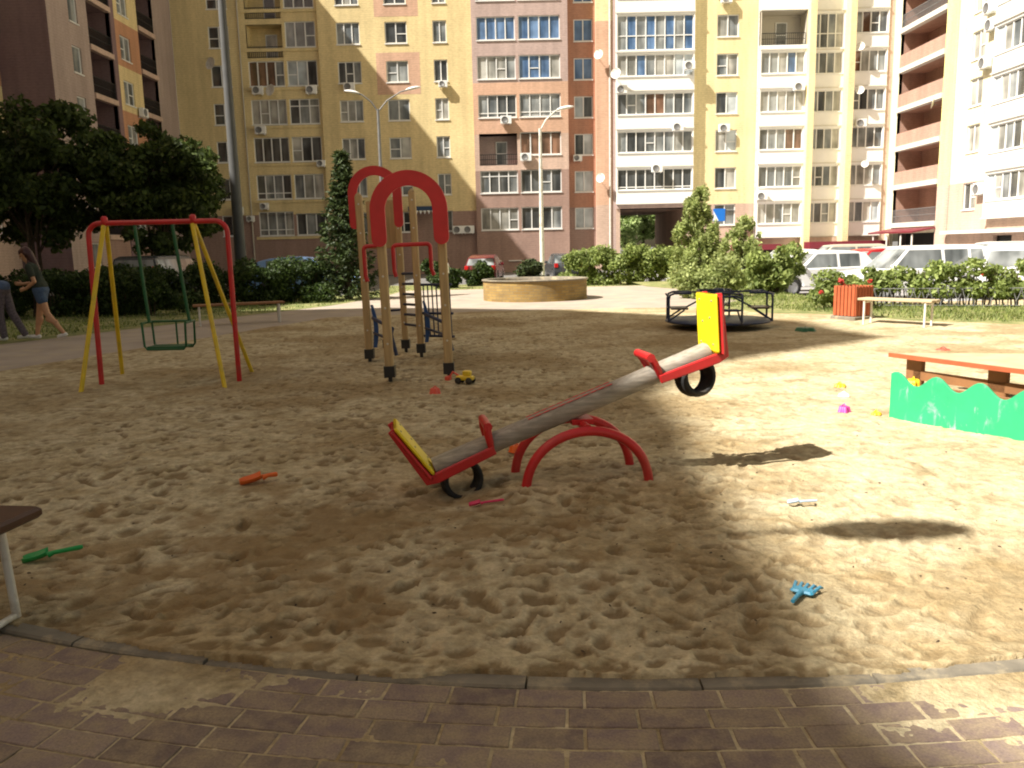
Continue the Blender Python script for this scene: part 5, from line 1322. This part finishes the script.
def woman():
    # local: faces -X, walking
    t = thing('person', 'woman with long dark red hair walking left in a dark t-shirt and denim shorts', 'person', (-8.62, 15.25, .03), R(6))
    hp = Vector((0, 0, .88)); neck = Vector((-.10, 0, 1.38)); hc = Vector((-.185, 0, 1.545)); fc = Vector((-1, 0, -.38))
    B = [((0.01, -.06, .90), (0.01, .06, .90), .105, .105), (hp, (-.05, 0, 1.12), .115, .105), ((-.05, 0, 1.12), (-.085, 0, 1.30), .105, .115), ((-.085, -.10, 1.335), (-.085, .10, 1.335), .065, .065), (neck - Vector((0, 0, .05)), hc - Vector((0, 0, .06)), .052, .048)]
    # legs: camera-side leg (y<0) back, pushing off; far leg forward
    legs = [((0.01, .075, .87), (-.13, .075, .48), (-.25, .075, .085), (-.37, .08, .03)), ((0.01, -.075, .87), (.11, -.075, .47), (.36, -.075, .115), (.27, -.08, .035))]
    legs[0] = ((.01, .075, .87), (-.085, .075, .47), (-.17, .075, .08), (-.33, .08, .032))
    for a, k, f, toe in legs: B += [(a, k, .088, .056), (k, f, .058, .036), (Vector(k) + Vector((.01, 0, -.1)), Vector(k).lerp(Vector(f), .45) + Vector((.015, 0, 0)), .052, .05)]
    arms = [((-.085, -.155, 1.325), (.0, -.185, 1.06), (-.20, -.12, .93)), ((-.085, .155, 1.325), (-.09, .19, 1.05), (-.32, .10, 1.02))]
    for s, e, w in arms: B += [(s, e, .045, .036), (e, w, .036, .026)]
    hand(arms[0][2], (-1, .35, -.15), (0, .2, 1), B); hand(arms[1][2], (-1, -.25, .05), (0, -.2, 1), B)
    cc = head(B, hc, fc)
    body = fleshy('body', M['skin'], t, B, .0085, 3); eyes(body, *cc)
    # hair: cap plus long back length
    c, f, sd, up = cc
    fleshy('hair', M['hair'], body, [(c + up * .052 - f * .03, c + up * .052 + f * .02, .094, .078), (c - f * .055, c - f * .07 - up * .10, .085, .07), (c - f * .07 - up * .10, Vector((.005, 0, 1.27)), .072, .05),
        (c - f * .03 + sd * .075 + up * .02, Vector((-.11, .085, 1.36)), .035, .03), (c - f * .03 - sd * .075 + up * .02, Vector((-.11, -.085, 1.36)), .035, .03)], .011, 3)
    fleshy('tshirt', M['tshirt'], body, [((.005, -.055, .98), (.005, .055, .98), .118, .118), ((0, 0, .98), (-.05, 0, 1.14), .125, .118), ((-.05, 0, 1.14), (-.085, 0, 1.30), .118, .125), ((-.085, -.10, 1.335), (-.085, .10, 1.335), .076, .076),
        (arms[0][0], Vector(arms[0][0]).lerp(Vector(arms[0][1]), .55), .062, .056), (arms[1][0], Vector(arms[1][0]).lerp(Vector(arms[1][1]), .55), .062, .056)], .012, 3)
    fleshy('shorts', M['denim'], body, [((.012, -.06, .90), (.012, .06, .90), .122, .122)] + [(a, Vector(a).lerp(Vector(k), .36), .102, .098) for a, k, _, _ in legs], .012, 3)
    sh = []
    for a, k, f2, toe in legs: F2 = Vector(f2); T = Vector(toe); sh += [(F2 + Vector((.03, 0, -.035)), T + Vector((0, 0, .012)), .042, .034)]
    fleshy('shoes', M['whiteshoe'], body, sh, .009, 2)
woman()

def bender():
    t = thing('person', 'person bending forward at the left edge in a blue top and grey patterned trousers', 'person', (-9.28, 15.15, .03), R(0))
    hip = Vector((0, 0, .92)); sh = Vector((-.40, 0, 1.10)); hc = Vector((-.60, 0, 1.06))
    legs = [((.0, -.085, .90), (-.02, -.09, .49), (.02, -.09, .08), (-.13, -.10, .03)), ((.0, .085, .90), (.10, .09, .50), (.30, .09, .10), (.18, .10, .03))]
    B = [((0, -.07, .93), (0, .07, .93), .11, .11), (hip, (-.22, 0, 1.04), .115, .115), ((-.22, 0, 1.04), sh, .115, .11), (sh + Vector((0, -.11, 0)), sh + Vector((0, .11, 0)), .065, .065), (sh, hc, .055, .05)]
    for a, k, f, toe in legs: B += [(a, k, .09, .058), (k, f, .058, .038)]
    arms = [((-.40, -.16, 1.08), (-.38, -.18, .80), (-.50, -.14, .58)), ((-.40, .16, 1.08), (-.42, .18, .80), (-.55, .14, .60))]
    for s, e, w in arms: B += [(s, e, .046, .038), (e, w, .038, .028)]; hand(w, (-.4, 0, -1), (-1, 0, 0), B)
    cc = head(B, hc, Vector((-.75, 0, -.66)))
    body = fleshy('body', M['skin'], t, B, .0085, 3); eyes(body, *cc); c, f, sd, up = cc
    fleshy('hair', M['hair'], body, [(c + up * .05 - f * .03, c + up * .05 + f * .02, .094, .078), (c - f * .055, c - f * .07 - up * .04, .085, .07)], .011, 3)
    fleshy('top', M['denimtop'], body, [((.02, -.06, .98), (.02, .06, .98), .115, .115), ((0, 0, .97), (-.22, 0, 1.05), .126, .126), ((-.22, 0, 1.05), sh, .126, .12), (sh + Vector((0, -.11, 0)), sh + Vector((0, .11, 0)), .076, .076)] + [(s, Vector(s).lerp(Vector(e), .7), .06, .054) for s, e, w in arms], .012, 3)
    fleshy('trousers', M['greytrousers'], body, [((0, -.07, .92), (0, .07, .92), .122, .122)] + [q for a, k, f2, _ in legs for q in ((a, k, .104, .075), (k, f2, .075, .06))], .012, 3)
    fleshy('shoes', M['whiteshoe'], body, [(Vector(f2) + Vector((.02, 0, -.035)), Vector(toe) + Vector((0, 0, .012)), .044, .036) for a, k, f2, toe in legs], .009, 2)
bender()

def far_child():
    t = thing('person', 'distant small person in a white top on the far lawn', 'person', (-2.75, 36.5, gz + .05), R(20))
    B = [((0, -.06, .72), (0, .06, .72), .085, .085), ((0, 0, .72), (0, 0, 1.08), .09, .095), ((0, -.09, 1.1), (0, .09, 1.1), .05, .05), ((0, 0, 1.1), (0, 0, 1.24), .042, .042)]
    for s in (-1, 1):
        B += [((0, s * .065, .70), (.05 * s, s * .07, .38), .07, .046), ((.05 * s, s * .07, .38), (.02 * s, s * .07, .06), .046, .032), ((0, s * .13, 1.09), (-.02, s * .17, .86), .036, .03), ((-.02, s * .17, .86), (-.12, s * .16, .68), .03, .024)]
        hand((-.12, s * .16, .68), (-.4, 0, -1), (-1, 0, 0), B, .85)
    cc = head(B, (-.01, 0, 1.31), (-1, 0, 0), .95); body = fleshy('body', M['skin'], t, B, .01, 3); eyes(body, *cc, .95); c, f, sd, up = cc
    fleshy('hair', M['hair'], body, [(c + up * .05 - f * .03, c + up * .05 + f * .02, .09, .075), (c - f * .05, c - f * .06 - up * .05, .08, .06)], .011, 3)
    fleshy('tshirt', M['whitecloth'], body, [((0, -.05, .74), (0, .05, .74), .105, .105), ((0, 0, .74), (0, 0, 1.07), .108, .108), ((0, -.09, 1.1), (0, .09, 1.1), .062, .062)] + [((0, s * .13, 1.09), (-.015, s * .165, .92), .05, .045) for s in (-1, 1)], .012, 3)
    fleshy('trousers', M['dark'], body, [((0, -.06, .70), (0, .06, .70), .098, .098)] + [q for s in (-1, 1) for q in (((0, s * .065, .70), (.05 * s, s * .07, .38), .082, .06), ((.05 * s, s * .07, .38), (.02 * s, s * .07, .08), .06, .05))], .012, 3)
far_child()

# ------------------------------------------------------------------ toys
def scoop(name, label, loc, rz, mat, L=.2, s=1.0, tilt=.1):
    t = thing(name, label, 'sand toy', loc, rz); t.rotation_euler = (0, -tilt, rz)
    mb = MB(); n = 9; vs = []
    for i in range(7):
        q = i / 6; x = -.0 - .115 * s * q; wv = (.042 - .018 * (q > .8) * (q - .8) * 5) * s
        for k in range(n):
            a = -1 + 2 * k / (n - 1); vs.append((x, wv * a, .03 * s * a * a + .004 + .012 * s * (1 - q) ** 3))
    fs = [(i * n + k, i * n + k + 1, (i + 1) * n + k + 1, (i + 1) * n + k) for i in range(6) for k in range(n - 1)]
    mb.add(vs, fs, True); o = mb.build('blade', M[mat], t); sd = o.modifiers.new('thick', 'SOLIDIFY'); sd.thickness = .004
    mb = MB(); mb.tube([(0, 0, .018 * s), (.03 * s, 0, .024 * s), (L * .9, 0, .020 * s), (L, 0, .02 * s)], [.016 * s, .011 * s, .013 * s, .008 * s], 10); mb.build('handle', M[mat], t)
scoop('toy_scoop', 'orange plastic scoop lying on the shaded sand at left', (-1.66, 5.28, .02), R(25), 'orange', .10, 1.25)
scoop('toy_shovel', 'pink plastic shovel lying in front of the see-saw', (-.20, 4.71, .02), R(8), 'pink', .14, .62)
scoop('toy_shovel', 'green plastic shovel beside the dark brown bench', (-2.36, 3.98, .03), R(22), 'toygreen', .16, 1.0)
scoop('toy_shovel', 'pale blue shovel on the sunny sand', (1.62, 4.52, .01), R(-8), 'paleblue', .10, .55)
t = thing('toy_rake', 'blue plastic sand rake at the edge of the sunlight', 'sand toy', (1.19, 3.30, .016), R(52))
mb = MB(); mb.tube([(-.06, 0, .014), (.0, 0, .018), (.05, 0, .016)], [.009, .010, .013], 10); mb.cbox(.04, .095, -.05, .05, .006, .024, .008); mb.build('handle', M['toyblue'], t)
for y in (-.036, -.018, 0, .018, .036):
    mb = MB(); mb.tube([(.085, y * 1.2, .016), (.13, y * 1.45, .022), (.155, y * 1.55, .010)], [.008, .0075, .005], 8); mb.build('tine', M['toyblue'], t)
t = thing('toy_digger', 'yellow toy digger with black wheels near the climbing frame foot', 'toy', (-.53, 9.25, .03), R(-20))
mb = MB(); mb.cbox(-.10, .10, -.05, .05, .04, .09, .01); mb.cbox(-.02, .07, -.04, .04, .09, .15, .01); mb.build('body', M['toyyellow'], t)
for x in (-.065, .065):
    for y in (-.055, .055):
        mb = MB(); mb.lathe([(0, -.015), (.036, -.015), (.04, 0), (.036, .015), (0, .015)], 14, Matrix.Translation((x, y, .038)) @ Matrix.Rotation(PI / 2, 4, 'X')); mb.build('wheel', M['rubber'], t)
mb = MB(); mb.tube([(-.08, 0, .09), (-.15, 0, .13), (-.2, 0, .06)], .012, 6); mb.cbox(-.24, -.18, -.04, .04, .03, .08, .008); mb.build('shovel_arm', M['coral'], t)
def mould(label, loc, mat, r=.05, h=.05, name='sand_mould', n=6):
    t = thing(name, label, 'sand toy', loc, rnd.uniform(0, 3)); mb = MB(); N = 36; vs = []
    for (q, z) in ((1.08, 0), (1.0, .006), (.85, h * .85), (.7, h), (0.02, h * .93)):
        for k in range(N): a = 2 * PI * k / N; rr = r * q * (1 + .14 * math.cos(n * a)); vs.append((rr * math.cos(a), rr * math.sin(a), z))
    fs = [(i * N + k, i * N + (k + 1) % N, (i + 1) * N + (k + 1) % N, (i + 1) * N + k) for i in range(4) for k in range(N)]
    mb.add(vs, fs, True); mb.build('cup', M[mat], t); b = MB(); b.tube([(-r * .5, 0, h), (0, 0, h + .02), (r * .5, 0, h)], .006, 6); b.build('grip', M[mat], t)
mould('small coral sand mould in front of the climbing frame', (-.82, 8.65, .01), 'coral', .055, .06)
mould('magenta flower-shaped sand mould on the sunny sand', (2.93, 7.15, .0), 'magenta', .05, .05, n=5)
mould('yellow sand mould nearest the magenta one', (3.15, 7.0, -.01), 'toyyellow', .04, .02)
mould('white sand mould left of the green board', (3.25, 7.95, -.01), 'whitecloth', .05, .025)
mould('yellow flat sand mould farthest up the sunny sand', (3.43, 8.5, -.01), 'toyyellow', .055, .03)
mould('yellow toy bucket just behind the green wavy board', (3.63, 7.35, .0), 'toyyellow', .06, .25)
mould('orange-yellow sand mould behind the see-saw legs', (.02, 5.95, .03), 'orange', .05, .05)
mould('dark green low sand mould on shaded sand near the slatted bin', (5.05, 14.1, .02), 'green', .17, .06)
mould('red flat sand mould on the pale table', (4.25, 8.05, .415), 'coral', .06, .015)

for o in [o for o in COL.objects if o.get('category') in ('sand toy', 'toy') and o.location.z < .3]:
    o.location.z = sandz(o.location.x, o.location.y) + (.004 if 'rake' in o.name or 'mould' in o.name or 'digger' in o.name else .010)
# ------------------------------------------------------------------ sun, sky, camera
sun = bpy.data.lights.new('sun', 'SUN'); sun.energy = 10.8; sun.angle = R(0.53); sun.color = (1.0, .955, .87)
so = bpy.data.objects.new('sun', sun); COL.objects.link(so); so.rotation_euler = SUN.to_track_quat('-Z', 'Y').to_euler(); so.location = (-30, -10, 60)
w = bpy.data.worlds.new('World'); sc.world = w; w.use_nodes = True; nt = w.node_tree
sky = nt.nodes.new('ShaderNodeTexSky'); sky.sky_type = 'NISHITA'; sky.sun_disc = False; sky.sun_elevation = EL
sx, sy = -SUN.x, -SUN.y; sky.sun_rotation = math.atan2(sx, sy)
sky.dust_density = 3.0; sky.air_density = 1.0; sky.ozone_density = 0.6
bg = nt.nodes['Background']; bg.inputs[1].default_value = 0.145
tint = mixcol(nt, 1.0, sky.outputs[0], (1.0, .79, .53), 'MULTIPLY')
nt.links.new(tint, bg.inputs[0])
cam = bpy.data.cameras.new('camera'); cam.sensor_width = 36; cam.lens = 36 * 825 / 1024; cam.clip_end = 2000; cam.clip_start = .05
co = bpy.data.objects.new('camera', cam); COL.objects.link(co)
P = math.atan(136 / 825.); RO = R(1.3)
f = Vector((0, math.cos(P), -math.sin(P))); r0 = Vector((1, 0, 0)); u0 = r0.cross(f)
r = r0 * math.cos(RO) - u0 * math.sin(RO); u = r0 * math.sin(RO) + u0 * math.cos(RO)
mw = Matrix.Identity(4); mw.col[0][:3] = r; mw.col[1][:3] = u; mw.col[2][:3] = -f; mw.col[3][:3] = (0, 0, 1.5)
co.matrix_world = mw; sc.camera = co
sc.render.resolution_x = 1024; sc.render.resolution_y = 768
sc.view_settings.view_transform = 'Standard'; sc.view_settings.look = 'None'; sc.view_settings.exposure = 0
sc.cycles.filter_width = 2.0
